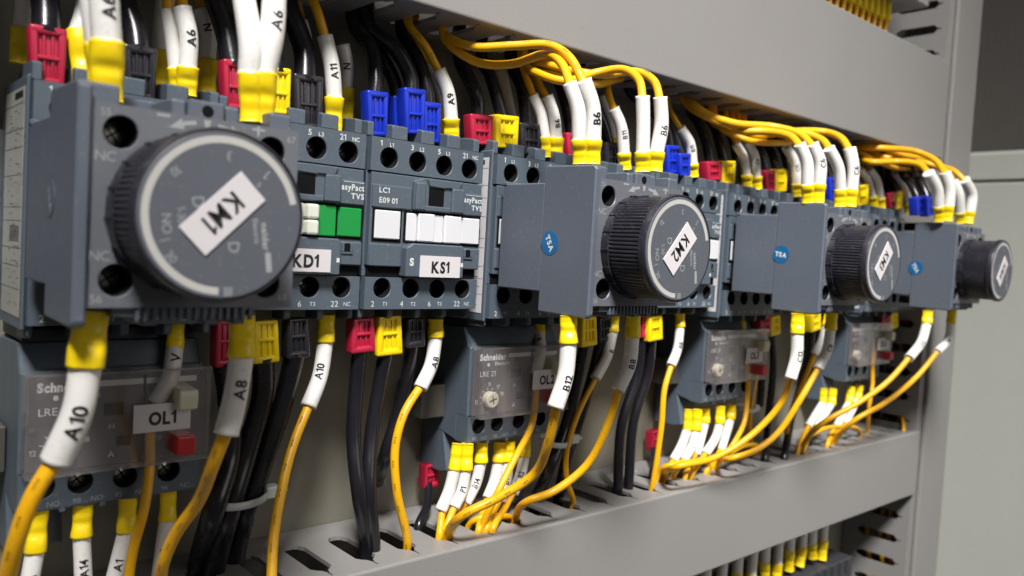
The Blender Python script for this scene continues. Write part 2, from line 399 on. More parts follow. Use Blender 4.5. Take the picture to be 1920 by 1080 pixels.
def wiring_duct(name, label, zt, zb, phase_t, phase_b, x0=-330, x1=411.5):
    t = thing(name, label, 'wiring duct', (0, 0, 0), 'horizontal wiring ducts')
    bm = bmesh.new(); slot_plate(bm, x0, x1, zt-1.6, zt-.2, phase_t); finish('slotted_top', bm, 'duct', t)
    bm = bmesh.new(); slot_plate(bm, x0, x1, zb+.2, zb+1.6, phase_b); finish('slotted_underside', bm, 'duct', t)
    bm = bmesh.new(); prism(bm, [(37.5, zb+1.7), (37.5, zt-1.7), (36, zt-1.7), (36, zb+1.7)], x0, x1, 'x', bev=0); finish('back', bm, 'duct', t)
    bm = bmesh.new()
    prism(bm, [(-4.9, zt+.35), (-7.3, zt+.35), (-7.85, zt+.1), (-8.0, zt-.4), (-8.0, zb+.4), (-7.85, zb-.1), (-7.3, zb-.35), (-4.9, zb-.35), (-4.9, zb+.15), (-6.6, zb+.15), (-6.6, zt-.15), (-4.9, zt-.15)], x0, x1, 'x', bev=0)
    bm2 = bmesh.new(); box(bm2, (x0, -4.35, zt-1.0), (x1, -4.2, zt+.12), 0); bm2.free()
    finish('cover', bm, 'duct', t)
    return t
wiring_duct('wiring_duct', 'wide light grey wiring duct running above the contactors and timers', 101.0, 41.3, 3.5, 5.0)
wiring_duct('wiring_duct', 'narrow light grey wiring duct below the overload relays with wires entering its slots', -134.0, -174.2, 7.6, 7.6)
# vertical duct at the right end
t = thing('wiring_duct', 'vertical grey wiring duct at the right end of the panel', 'wiring duct', (0, 0, 0), 'vertical wiring ducts')
bm = bmesh.new()
box(bm, (412, 27.5, -400), (413.4, 37.6, 400), 0); box(bm, (412, -5.4, -400), (413.4, -1, -0-(-400)), 0)
z = 139.9-15.8*36
while z < 400:
    a, b = z, z+15.8
    pts = [(-1, a+.35), (1.2, a+.5), (3.2, a+2.6), (24, a+2.8), (27.5, a+1.2), (27.5, b-1.2), (24, b-2.8), (3.2, b-2.6), (1.2, b-.5), (-1, b-.35)]
    prism(bm, pts, 412.02, 413.38, 'x', bev=0)
    z += 15.8
box(bm, (413.5, -5.4, -400), (461, -4.6, 400), 0); box(bm, (459.6, -4.5, -400), (461, 37.6, 400), 0)
finish('slotted_body', bm, 'duct', t)
bm = bmesh.new(); box(bm, (419.5, -8.2, -400), (458.2, -5.5, 400), .8, seg=2); finish('cover', bm, 'duct', t)
# DIN rail
bm = bmesh.new()
prism(bm, [(37.4, -12), (30.5, -12), (30.5, -9), (29.5, -9), (29.5, -44), (30.5, -44), (30.5, -41), (37.4, -41)], -330, 405, 'x', bev=0)
tag(finish('mounting_rail', bm, 'rail'), 'long steel mounting rail the contactors clip onto', 'mounting rail')

# ------------------------------------------------------------------ contactors
def screws(t, spots, y, r, name='terminal_screw'):
    me = None
    for (cx, cz) in spots:
        if me is None:
            bm = bmesh.new(); lathe(bm, [(0.05, -0.5), (r*.6, -.45), (r, 0), (r, 1.2)], (0, 0, 0), 20)
            o = finish(name, bm, 'metal', t, auto=40); me = o.data
            b2 = bmesh.new(); b2.from_mesh(me)
            for a in (0.6, 0.6+math.pi/2):
                vs = []
                for (u, v) in ((-r*.75, -.22), (r*.75, -.22), (r*.75, .22), (-r*.75, .22)):
                    vs.append(b2.verts.new(((u*math.cos(a)-v*math.sin(a))*MM, -.62*MM, (u*math.sin(a)+v*math.cos(a))*MM)))
                f = b2.faces.new(vs); f.material_index = 1
            b2.to_mesh(me); b2.free(); me.materials.append(MT['dark'])
        else:
            o = bpy.data.objects.new(name, me); COL.objects.link(o); o.parent = t
        o.location = Vector((cx, y, cz))*MM
def contactor(x0, z0, label, win, tall=False, name=None, full=True, side_label=False, body='grey'):
    t = thing('contactor', label, 'contactor', (x0, 0, z0), 'contactors on the rail')
    Wd = 44.6; zb = -53.5 if not tall else -57.6
    lo = -43.4 if not tall else -45.6     # top of the lower terminal band
    hx = [6.8, 17.6, 28.2, 38.8]
    bm = bmesh.new()
    # upper band
    ce = [0.15, 12.2, 22.9, 33.5, Wd]
    for i in range(4): hole_cell(bm, ce[i], ce[i+1], -10.4, 0, 0, hx[i], -6.1, 3.25, 3.2, 7)
    top0 = [(0, 0), (9, 0), (9, -10.4), (0, -10.4)]
    quad(bm, [(.15, 0, 0), (Wd, 0, 0), (Wd, 7.6, .2), (.15, 7.6, .2)]); quad(bm, [(.15, 0, -10.4), (Wd, 0, -10.4), (Wd, 3, -10.4), (.15, 3, -10.4)])
    quad(bm, [(.15, 0, 0), (.15, 0, -10.4), (.15, 8, -10.4), (.15, 8, 0)]); quad(bm, [(Wd, 0, 0), (Wd, 0, -10.4), (Wd, 8, -10.4), (Wd, 8, 0)])
    # lower band
    hz = (lo+zb)/2+1.6 if not tall else -49.2
    for i in range(4): hole_cell(bm, ce[i], ce[i+1], zb, lo, 0, hx[i]-.3, hz, 3.1, 3.1, 7)
    for z_ in (lo, zb): quad(bm, [(.15, 0, z_), (Wd, 0, z_), (Wd, 7.6, z_), (.15, 7.6, z_)])
    quad(bm, [(.15, 0, lo), (.15, 0, zb), (.15, 8, zb), (.15, 8, lo)]); quad(bm, [(Wd, 0, lo), (Wd, 0, zb), (Wd, 8, zb), (Wd, 8, lo)])
    # block behind
    box(bm, (0.0, 7.65, zb-.2), (Wd+.2, 12, -.4), .3); box(bm, (0, 12.05, zb+2), (Wd+.2, 29, -2), .3)
    box(bm, (0, 2.0, lo+.1), (Wd, 7.5, -10.5), .2)
    if side_label: box(bm, (-.9, 1.5, zb-1.4), (.1, 30, 1.5), .5)
    # insulating walls between the upper terminals
    for (a, b) in ((-1.6, 2.4), (9.2, 15.0), (20.4, 25.6), (30.9, 36.4), (42.2, 44.6)):
        prism(bm, [(2.5, .25), (2.5, 4.6), (4, 5.0), (9.5, 5.6), (13.5, 5.6), (13.5, .25)], max(a, .2), b, 'x', bev=.35)
        prism(bm, [(14.5, -1), (14.5, 4.4), (24, 4.4), (24, -1)], max(a, .2)+1.2, b-.8, 'x', bev=.3)
    for (a, b) in ((-.2, 1.9), (10.8, 13.0), (21.6, 23.8), (32.4, 34.6), (42.8, 44.5)):
        prism(bm, [(3.0, zb-.1), (3.0, zb-2.8), (4.2, zb-3.4), (11, zb-3.6), (11, zb-.1)], max(a, .1), b, 'x', bev=.3)
    o = finish('housing', bm, [body, 'dark'], t)
    # central relief
    yc = -1.6
    bm = bmesh.new()
    box(bm, (.6, -.3, lo-.1 if False else lo+3.6), (44.3, 2.1, -10.9), .25)
    box(bm, (.9, -1.0, -21.7), (15.4, 1, -14.6), .3)                    # type panel
    box(bm, (36.0, -1.0, -21.7), (44.4, 1, -14.4), .3)
    prism(bm, [(15.7, -21.6), (15.7, -12.2), (19.6, -11.0), (34.9, -11.0), (35.6, -21.6)], -1.8, 1, 'y', bev=.35)  # handle field
    prism(bm, [(20.2, -11.2), (34.2, -11.2), (33.2, -13.6), (27.6, -13.6), (27.6, -13.9), (21.0, -13.6)], -2.5, -1.5, 'y', bev=.2)
    box(bm, (30.2, -2.9, -21.6), (35.4, -1, -13.4), .5)
    box(bm, (15.9, -2.9, -21.6), (19.6, -1, -12.6), .5)
    box(bm, (19.8, -2.4, -21.6), (30.0, -1, -19.9), .3)
    box(bm, (.8, -.9, -40.0), (12.5, 1, -32.9), .35)                    # lower left field
    box(bm, (36.2, -.9, -40.0), (44.4, 1, -32.9), .35)
    box(bm, (37.3, -1.35, -35.9), (38.1, -.8, -33.5), .1); box(bm, (37.3, -1.35, -36.6), (41, -.8, -36.0), .1); box(bm, (40.2, -1.35, -35.9), (41, -.8, -33.5), .1)
    prism(bm, [(12.9, -43.0), (12.9, -33.6), (15.4, -32.2), (35.2, -32.2), (35.8, -33.0), (35.8, -43.0)], -3.4, 1, 'y', bev=.4)
    o = finish('front_relief', bm, body, t)
    bm = bmesh.new()
    box(bm, (1.4, -.55, -32.2), (12.1, -.32, -21.9), 0); box(bm, (13.0, -.55, -32.1), (44.2, -.32, -21.9), 0)
    box(bm, (21.2, -1.95, -19.7), (27.2, -1.8, -14.0), 0); box(bm, (38.2, -1.15, -35.9), (40.1, -1.0, -33.4), 0)
    box(bm, (1.2, .9, lo+.2), (44.0, 1.9, lo+3.5), 0)
    finish('painted_recess', bm, 'dark', t)  # flat dark slabs painted as the shade of recesses and gaps
    # status windows and mechanical indicator
    wm = {'green': 'green', 'white': 'white'}[win]
    bm = bmesh.new(); box(bm, (2.0, -1.3, -31.4), (11.3, -.4, -22.5), .3); finish('indicator_window', bm, wm, t)
    bm = bmesh.new()
    box(bm, (13.7, -1.3, -31.6), (17.5, -.4, -22.7), .3); box(bm, (17.6, -2.2, -31.6), (24.1, -.4, -22.5), .4)
    finish('indicator_slider', bm, wm if win == 'white' else 'cream', t)
    bm = bmesh.new()
    if win == 'green':
        box(bm, (24.0, -4.6, -26.9), (27.7, -.4, -22.6), .7, seg=2); box(bm, (24.0, -4.6, -31.5), (27.7, -.4, -27.2), .7, seg=2); finish('indicator_slider', bm, 'cream', t)
        bm = bmesh.new(); box(bm, (28.1, -1.5, -31.6), (34.8, -.4, -22.5), .3); finish('indicator_window', bm, wm, t)
    else:
        box(bm, (24.3, -1.3, -31.6), (28.0, -.4, -22.6), .3); box(bm, (28.1, -2.2, -31.6), (35.1, -.4, -22.5), .4); finish('indicator_slider', bm, wm, t)
    bm = bmesh.new(); box(bm, (35.6, -1.2, -31.4), (43.6, -.4, -22.7), .3); finish('indicator_window', bm, wm, t)
    # printing
    bm = bmesh.new(); y = -.04
    for n1, n2, xa, xb in (('1', 'L1', 3.6, 7.4), ('3', 'L2', 15.2, 18.9), ('5', 'L3', 25.8, 29.4), ('21', 'NC', 36.6, 41.0)):
        text(bm, n1, (xa, y, -1.75), 1.75, bold=.015); text(bm, n2, (xb, y, -1.95), 1.25, bold=.015)
    zz = zb+1.7
    for n1, n2, xa, xb in (('2', 'T1', 3.2, 7.6), ('4', 'T2', 14.0, 18.4), ('6', 'T3', 24.9, 29.0), ('22', 'NC', 36.3, 40.6)):
        text(bm, n1, (xa, y, zz), 1.75); text(bm, n2, (xb, y, zz-.05), 1.2)
    if full:
        text(bm, 'LC1', (4.9, -1.06, -16.2), 1.75, bold=.02); text(bm, 'E09 01', (6.5, -1.06, -19.3), 1.75, bold=.02)
        text(bm, 'asyPact', (40.2, -1.06, -16.4), 1.9, bold=.03, width=7.8); text(bm, 'TVS', (41.9, -1.06, -19.0), 1.75, bold=.03)
        box(bm, (37.0, -1.06, -15.0), (44.0, -1.0, -14.85), 0)
        text(bm, 'S', (14.8, -3.46, -38.0), 2.6, bold=.05)
        box(bm, (34.4, -3.5, -39.2), (35.4, -3.42, -37.9), 0)
    finish('printed_marking', bm, 'print', t)
    screws(t, [(h, -6.1) for h in hx]+[(h-.3, hz) for h in hx], 6.2, 2.5)
    return t
def name_label(t, s, c, w, h, size, xd=(1, 0, 0), yd=(0, 0, 1), nm='name_label', bold=.045, off=0.06, faded=False):
    bm = bmesh.new(); slab(bm, c, w, h, .3, xd, yd); o = finish(nm, bm, 'paper', t)
    bm = bmesh.new(); n = Vector(xd).normalized().cross(Vector(yd).normalized())
    text(bm, s, Vector(c)+n*(.3+off*.5), size, xd, yd, bold=bold, squash=.86)
    o2 = finish('lettering', bm, 'ink', o); return o
def side_sticker(t, xl, y0, y1, z0, z1, m='paper'):
    """long printed rating plate on the left flank"""
    bm = bmesh.new(); box(bm, (xl-.12, y0, z0), (xl, y1, z1), .04); o = finish('rating_plate', bm, m, t)
    bm = bmesh.new(); w = y1-y0; h = z1-z0
    X = xl-.15
    def q(a, b, c, d): quad(bm, [(X, y0+a*w, z0+c*h), (X, y0+b*w, z0+c*h), (X, y0+b*w, z0+d*h), (X, y0+a*w, z0+d*h)])
    q(.08, .5, .955, .985)
    for f in (.93, .82, .74, .62, .48, .42, .30, .22, .12): q(0, 1, f, f+.0022)
    rnd = random.Random(3)
    for k in range(70):
        f = rnd.uniform(.03, .92); a = rnd.uniform(.05, .7); q(a, a+rnd.uniform(.03, .12), f, f+.003)
    for k in range(9): q(.1, .6, .33+k*.008, .334+k*.008)
    finish('plate_printing', bm, 'ink', o)

GX = [-92.5, 50.7, 193.4, 338.2]
DZ = [0.6, 0.6, 0.0, 1.0]
kmc = []
for i, d in enumerate(('under the large foreground timer', 'beneath the timer marked KM2', 'beneath the timer marked KM3', 'beneath the farthest timer at the right end')):
    c = contactor(GX[i]+(1.5 if i == 0 else 0), DZ[i], 'slate grey contactor '+d, 'white', tall=True, full=False, side_label=True)
    side_sticker(c, -.92, 3.4 if i == 0 else 3.2, 25.5 if i == 0 else 30, -56.0, -1.2, 'shaded_paper' if i == 0 else 'paper'); kmc.append(c)
c = contactor(-46.4, 0, 'dark grey contactor with green windows marked KD1', 'green', body='grey')
name_label(c, 'KD1', (24.4, -3.42, -38.9), 16.0, 6.6, 3.9)
c = contactor(0, 0, 'blue grey contactor with white windows marked KS1', 'white')
name_label(c, 'KS1', (26.0, -3.42, -39.4), 16.2, 6.9, 3.9)
c = contactor(141.6, 0, 'contactor with white windows seen just right of the KM2 knob', 'white')
c = contactor(96.1, 0, 'contactor mostly hidden behind the KM2 knob', 'green')
c = contactor(284.6, 0, 'contactor just right of the KM3 knob beside the farthest timer', 'white')
c = contactor(239.0, 0, 'contactor mostly hidden behind the KM3 knob', 'green')

# ------------------------------------------------------------------ timer blocks
def timer(x0, z0, label, mark, stick, rot=225):
    t = thing('timer_block', label, 'timer', (x0, 0, z0), 'timer blocks on the contactors')
    Wt = 46.0
    bm = bmesh.new()
    box(bm, (0.25, -24.8, -45.6), (Wt, -3.6, -10.0), .4)                       # neck that clips on the contactor
    box(bm, (0, -6.0, -10.6), (Wt-1, -3.4, -9.2), .3)
    prism(bm, [(-24.6, -52.2), (-24.6, -4.5), (-46.2, -5.0), (-47.2, -6.0), (-47.2, -51.6), (-46.2, -52.6)], 0, 2.6, 'x', bev=.5)  # flank
    box(bm, (2.3, -37.0, -49), (Wt-.3, -25, -9.5), .3)
    # upper terminal walls
    for a, b, h, y0 in ((2.4, 8.2, -4.7, -44.2), (18.2, 21.0, -5.4, -44.2), (29.5, 32.4, -5.2, -44.2), (39.6, Wt-1.5, -5.0, -44.2)):
        prism(bm, [(y0, -9.2), (y0, h-.4), (y0+.6, h), (-27, h+.3), (-27, -9.6)], a, b, 'x', bev=.35)
    box(bm, (2.4, -31, -9.6), (Wt-1.5, -25.2, -4.9), .4)
    box(bm, (10.5, -30, -9.6), (16.5, -25.2, -4.9), .4)
    prism(bm, [(21.2, -10.5), (21.2, -5.2), (28.8, -5.2), (28.8, -10.5)], -45.3, -33, 'y', bev=.4)  # lug, its hole only painted on
    for a, b in ((14, 17.2), (27, 30), (33.5, 36)): box(bm, (a, -43, -52.6), (b, -30, -48.5), .3)
    box(bm, (8, -44.5, -50.6), (30, -38, -48.4), .2)
    for k in range(15): box(bm, (12.2+k*1.7, -45.2, -51.4), (13.0+k*1.7, -44.2, -48.7), .05)
    finish('housing', bm, 'timer', t)
    bm = bmesh.new()
    yp = -45.6; zt, zb = -8.7, -48.6; xm = 23.0; zm = -28.5
    H = [(8.2, -14.0, 2.4, zt, zm), (8.2, -43.2, 2.4, zb, zm)]
    for (cx, cz) in ((8.2, -14.0), (8.2, -43.2)):
        hole_cell(bm, 2.65, xm, zm if cz > zm else zb, zt if cz > zm else zm, yp, cx, cz, 3.2, 3.2, 8)
        cx2 = 39.4
        hole_cell(bm, xm, Wt-.2, zm if cz > zm else zb, zt if cz > zm else zm, yp, cx2, cz, 3.2, 3.2, 8)
    for (a, b, c_, d) in ((2.65, zb, 2.65, zt), (Wt-.2, zb, Wt-.2, zt)): quad(bm, [(a, yp, b), (c_, yp, d), (c_, yp+9, d), (a, yp+9, b)])
    for z_ in (zt, zb): quad(bm, [(2.65, yp, z_), (Wt-.2, yp, z_), (Wt-.2, yp+8.8, z_), (2.65, yp+8.8, z_)])
    quad(bm, [(2.65, yp+8.2, zb), (Wt-.2, yp+8.2, zb), (Wt-.2, yp+8.2, zt), (2.65, yp+8.2, zt)])
    disc(bm, (25.1, -45.36, -7.3), 0, 1.25, 20, mi=1)  # flat black disc painted as the shaded hole of the lug
    finish('front_plate', bm, ['plate', 'dark'], t)
    screws(t, [(8.2, -14.0), (39.4, -14.0), (8.2, -43.2), (39.4, -43.2)], yp+7, 2.6)
    bm = bmesh.new(); y = yp-.05
    text(bm, '55', (5.3, y, -10.4), 1.45); text(bm, 'NC', (5.5, y, -18.9), 1.9)
    text(bm, 'NC', (5.0, y, -38.4), 1.9); text(bm, '56', (4.6, y, -46.9), 1.7)
    finish('printed_marking', bm, 'faint', t); bm = bmesh.new()
    text(bm, '68', (43.4, y, -46.3), 1.5); text(bm, 'O', (44.2, y, -22.6), 1.8)
    finish('printed_marking', bm, 'faint', t); bm = bmesh.new(); text(bm, '67', (44.0, y, -10.8), 1.45)
    box(bm, (14.8, y, -9.75), (17.4, y+.06, -9.2), 0)
    box(bm, (34.8, y, -9.85), (37.6, y+.06, -9.35), 0); box(bm, (35.95, y-.01, -11), (36.45, y+.06, -8.75) , 0)
    def arrow(c, a0, a1, r):
        n = 6; R1, R0 = r+.5, r-.35
        P = []
        for i in range(n+1):
            a = a0+(a1-a0)*i/n; P.append(((25+R1*math.cos(a)), (c+R1*math.sin(a)), (25+R0*math.cos(a)), (c+R0*math.sin(a))))
        for p, q_ in zip(P, P[1:]): quad(bm, [(p[0], y, p[1]), (q_[0], y, q_[1]), (q_[2], y, q_[3]), (p[2], y, p[3])])
        s = 1 if a1 > a0 else -1; a = a1; tip = a1+s*.16
        f = bm.faces.new([bm.verts.new((25+(r+1.2)*math.cos(a), y, c+(r+1.2)*math.sin(a))), bm.verts.new((25+(r-1.1)*math.cos(a), y, c+(r-1.1)*math.sin(a))), bm.verts.new((25+r*math.cos(tip), y, c+r*math.sin(tip)))])
    arrow(-28.6, math.radians(97), math.radians(105.5), 18.6); arrow(-28.6, math.radians(83), math.radians(74.5), 18.6)
    quad(bm, [(24.2, y, -9.2), (25.8, y, -9.2), (25.4, y, -10.9), (24.6, y, -10.9)])
    finish('rotation_arrows', bm, 'faint', t)
    # knob
    kc = (22.2, 0, -29.3); n = 240
    k = bpy.data.objects.new('adjusting_knob', None); COL.objects.link(k); k.parent = t; k.location = Vector((kc[0], 0, kc[2]))*MM
    bm = bmesh.new()
    def rf(ki, i, r): return r-(.42 if (ki in (3, 4) and i % 3 == 0) else 0)
    lathe(bm, [(16.5, yp+.3), (16.5, -48.2), (15.7, -48.3), (16.1, -49.2), (16.2, -60.2), (16.65, -60.6), (16.85, -61.2), (16.85, -62.6), (16.6, -63.2), (16.3, -63.3), (16.2, -62.8), (0.3, -62.8)], (0, 0, 0), n, rfun=rf)
    for a in range(0, 360, 20):
        a = math.radians(a+5); c_, s_ = math.cos(a)*16.5, math.sin(a)*16.5
        slab(bm, (c_, -47.4, s_), 2.9, .5, .35, (0, 1, 0), (-math.sin(a), 0, math.cos(a)))
    o = finish('grip_ring', bm, 'knob', k, auto=28)
    bm = bmesh.new(); lathe(bm, [(16.0, -62.81), (16.0, -63.15), (15.8, -63.3), (.3, -63.3)], (0, 0, 0), 96); face = finish('dial_face', bm, 'disc', k, auto=30)
    bm = bmesh.new(); disc(bm, (0, -63.36, 0), 13.85, 15.25, 90, a0=math.radians(13), a1=math.radians(268))
    o = finish('scale_arc', bm, 'ring', k)
    bm = bmesh.new(); y = -63.36; R = 11.9
    def dt(s, x, z, size, ang, **kw):
        a = math.radians(ang); text(bm, s, (x, y, z), size, (math.cos(a), 0, math.sin(a)), (-math.sin(a), 0, math.cos(a)), **kw)
    dt('3', .6, 11.5, 1.7, 180); dt('10', -9.3, 7.6, 1.6, 215); dt('1', 8.4, 8.6, 1.9, 140); dt('s', 6.6, 6.4, 1.5, 140)
    dt('NO', -10.6, -2.2, 1.7, 275); dt('D', -5.0, 2.2, 2.2, 275); dt('1-30', -8.0, -.4, 1.4, 275); dt('30', -9.6, -8.3, 1.6, 310); dt('/', -10.8, -5.2, 1.9, 300)
    dt('D', 2.2, -6.0, 2.2, 275); dt('neider', 8.6, -3.6, 1.5, 277, bold=.04); dt('Electric', 6.6, -2.6, 1.1, 277, bold=.02)
    slab(bm, (9.4, y, -8.7), 4.0, 1.2, .05, (math.cos(math.radians(277)), 0, math.sin(math.radians(277))), (-math.sin(math.radians(277)), 0, math.cos(math.radians(277))))
    for i in range(3): slab(bm, (.8+i*.6, y, -14.6), .28, 1.8, .05, (1, 0, 0), (0, 0, 1))
    finish('dial_printing', bm, 'faint', k)
    tw = {'KM1': (0, 0), 'KM2': (.5, -.4), 'KM3': (-.3, .6), 'KM4': (.3, -.9)}[mark]
    a = math.radians(rot); xd = (math.cos(a), 0, math.sin(a)); yd = (-math.sin(a), 0, math.cos(a))
    name_label(k, mark, (-.2+tw[0], -63.35, .5+tw[1]), 16.2, 7.3, 4.0, xd, yd, bold=.022)
    # round sticker on the flank
    sy, sz, sa, sx = stick
    bm = bmesh.new(); disc(bm, (sx-.12, sy, sz), 0, 3.9, 48, ax='x')
    for v in list(bm.verts): pass
    r = bmesh.ops.extrude_face_region(bm, geom=list(bm.faces)); bmesh.ops.translate(bm, vec=(.1, 0, 0), verts=[g for g in r['geom'] if isinstance(g, bmesh.types.BMVert)])
    st = finish('round_sticker', bm, 'blue' if mark != 'KM1' else 'sheen_sticker', t)
    bm = bmesh.new(); a = math.radians(sa)
    text(bm, 'TSA', (sx-.16, sy, sz), 2.1, (0, -math.cos(a), math.sin(a)), (0, math.sin(a), math.cos(a)), bold=.04)
    finish('lettering', bm, 'print' if mark != 'KM1' else 'faint', st)
    return t
timer(GX[0], 0, 'large grey timer block with black knob labelled KM1 in the left foreground', 'KM1', (-27.5, -27.5, -60, 0))
timer(GX[1], 0, 'grey timer block with ribbed black knob labelled KM2 and blue sticker on its flank', 'KM2', (-28.8, -29.6, -62, 0), 228)
timer(GX[2], 0, 'grey timer block with black knob labelled KM3 and blue sticker centred on its flank', 'KM3', (-27.9, -27.6, -8, 0), 230)
timer(GX[3], 0.8, 'farthest and smallest looking grey timer block at the right end of the row', 'KM4', (-26.9, -30.2, -60, 0), 232)

# ------------------------------------------------------------------ overload relays
def relay(x0, z0, label, mark, jaw=True):
    t = thing('overload_relay', label, 'overload relay', (x0, 0, z0), 'overload relays under the contactors')
    bm = bmesh.new()
    prof = [(36, -62), (13.4, -61.3), (10.2, -68.0), (8.9, -68.3), (8.9, -93.7), (15, -93.7), (15, -103.3), (23.3, -101.7), (24.5, -101.6), (36, -101)]
    prism(bm, prof, 0, 44.5, 'x', bev=.35)
    prism(bm, [(36, -88), (39, -101), (36, -117.4), (23.4, -117.1), (19.0, -116.4), (22.6, -101.8)][0:1]+[(36, -101.8), (36, -117.4), (23.4, -117.1), (19.2, -116.0), (22.6, -101.8)], 0.1, 13, 'x', bev=.4)
    finish('housing', bm, 'grey', t)
    bm = bmesh.new()
    prism(bm, [(37, -58), (13.8, -58), (12.8, -61.0), (37, -61.2)], .8, 43.6, 'x', bev=.2)
    finish('coupling_block', bm, 'shade', t)
    bm = bmesh.new(); prism(bm, [(37.8, -84), (22, -84), (22, -96), (37.8, -96)], -11, -.3, 'x', bev=.3)
    finish('mounting_lug', bm, 'lug', t)
    # terminal strip
    bm = bmesh.new(); hx = [5.4, 14.2, 25.0, 36.2]; ce = [.3, 10.2, 19.6, 30.6, 44.2]
    for i in range(4): hole_cell(bm, ce[i], ce[i+1], -103, -93.8, 8.3, hx[i], -97.3, 3.0, 3.0, 6)
    quad(bm, [(.3, 8.3, -93.8), (44.2, 8.3, -93.8), (44.2, 8.8, -93.8), (.3, 8.8, -93.8)]); quad(bm, [(.3, 8.3, -103), (44.2, 8.3, -103), (44.2, 8.8, -103), (.3, 8.8, -103)])
    quad(bm, [(.3, 8.3, -103), (.3, 8.3, -93.8), (.3, 8.8, -93.8), (.3, 8.8, -103)])
    for a in (10.2, 19.6, 30.6): box(bm, (a-.7, 8.4, -104.4), (a+.7, 16, -102.8), .2)
    box(bm, (.05, 8.35, -103.4), (.28, 15.2, -93.5), 0); box(bm, (44.22, 8.35, -103.4), (44.5, 15.2, -93.5), 0); box(bm, (.3, 8.5, -103.4), (44.2, 15.2, -103.05), 0)
    finish('terminal_strip', bm, ['grey', 'dark'], t)
    screws(t, [(h, -97.3) for h in hx], 12.6, 2.3)
    # setting face
    bm = bmesh.new()
    box(bm, (1.2, 7.6, -93.2), (43.4, 8.9, -68.8), .3); finish('setting_face', bm, 'face', t)
    bm = bmesh.new(); box(bm, (18.9, 7.35, -80.3), (23.6, 7.58, -77.0), 0); box(bm, (22.2, 7.35, -88.6), (25.6, 7.58, -85.9), 0); box(bm, (28.6, 7.35, -92.4), (29.2, 7.58, -70), 0)
    finish('painted_recess', bm, 'dark', t)  # dark slabs painted as shaded openings in the setting face
    bm = bmesh.new(); lathe(bm, [(2.95, 7.5), (2.95, 5.2), (2.6, 4.9), (.2, 4.9)], (8.6, 0, -87.5), 32)
    d = finish('setting_dial', bm, 'dial', t, auto=40)
    bm = bmesh.new(); slab(bm, (8.6, 4.86, -87.5), 3.6, .55, .05, (1, 0, .25), (-.25, 0, 1)); slab(bm, (8.6, 4.83, -87.5), 3.0, .5, .05, (-.25, 0, 1), (-1, 0, -.25)); finish('screw_slot', bm, 'shade', d)
    bm = bmesh.new(); prism(bm, [(7.5, -72.6), (-2.2, -73.2), (-2.6, -75.0), (-2.2, -78.6), (7.5, -78.8)], 34.6, 39.6, 'x', bev=.4); finish('reset_button', bm, 'beige', t)
    bm = bmesh.new(); box(bm, (34.4, -2.4, -90.6), (39.4, 7.5, -85.6), .5, seg=2); finish('stop_button', bm, 'red', t)
    bm = bmesh.new(); y = 7.5
    text(bm, 'Schneider', (9.8, y, -71.9), 2.5, bold=.05, width=12.6); text(bm, 'Electric', (14.4, y, -74.5), 1.3, bold=.02, width=7.2)
    text(bm, 'e', (7.7, y, -74.4), 1.9, bold=.04)
    box(bm, (17.4, y, -72.5), (42.5, y+.05, -71.0), 0)
    text(bm, 'LRE 21', (7.6, y, -78.2), 1.9); text(bm, '15', (8.6, y, -82.0), 1.4); text(bm, '17', (12.9, y, -83.3), 1.4); text(bm, '18', (14.9, y, -86.0), 1.4); text(bm, '12', (2.9, y, -88.3), 1.4)
    for k in range(7):
        a = math.radians(200-k*33); slab(bm, (8.6+3.9*math.cos(a), y, -87.5+3.9*math.sin(a)), 1.0, .2, .05, (math.cos(a), 0, math.sin(a)), (-math.sin(a), 0, math.cos(a)))
    text(bm, 'H', (21, y, -83.2), 1.5); text(bm, 'A', (21, y, -90.6), 1.7); text(bm, 'RESET', (31.0, y, -75.4), 1.3); text(bm, 'STOP', (31.6, y, -87.6), 1.4); text(bm, '2', (41.6, y, -88.2), 1.6)
    finish('printed_marking', bm, 'bright', t)
    bm = bmesh.new(); y = 8.24
    for s, x in (('97', 3.2), ('NO', 8.0), ('98', 13.4), ('NO', 18.2), ('95', 23.4), ('NC', 29.0), ('96', 35.2), ('NC', 40.8)): text(bm, s, (x, y, -101.9), 1.35)
    finish('terminal_marking', bm, 'faint', t)
    # clear sealing cover
    bm = bmesh.new()
    def shell(a, b): box(bm, a, b, .15)
    shell((.2, 1.6, -93.4), (44.6, 2.4, -67.8)); shell((.2, 2.45, -68.6), (44.6, 7.4, -67.8)); shell((.2, 2.45, -93.4), (44.6, 7.4, -92.6)); shell((.2, 2.45, -92.5), (.9, 7.4, -68.7)); shell((43.9, 2.45, -92.5), (44.6, 7.4, -68.7))
    shell((2.4, 1.1, -73.6), (4.2, 1.55, -68.6)); shell((.4, 1.1, -81.6), (2.4, 1.55, -80.6)); shell((2.4, 1.1, -92.8), (4.2, 1.55, -90.4))
    shell((.3, 1.15, -68.4), (44.4, 1.55, -67.9)); shell((.3, 1.15, -93.3), (44.4, 1.55, -92.8))
    cv = finish('clear_cover', bm, 'cover', t)
    name_label(t, mark, (31.6, 1.3, -80.6), 14.6, 7.4, 3.6, nm='name_label')
    return t
relay(-90.3, -1.3, 'overload relay with clear cover labelled OL1 at the lower left', 'OL1')
relay(50.7, 0, 'overload relay with clear cover labelled OL2 and cream setting dial', 'OL2')
relay(193.6, 3, 'overload relay with clear cover and label OL3 below the third timer', 'OL3')
relay(337.5, 4, 'farthest overload relay with a clear cover near the vertical duct', 'OL4')

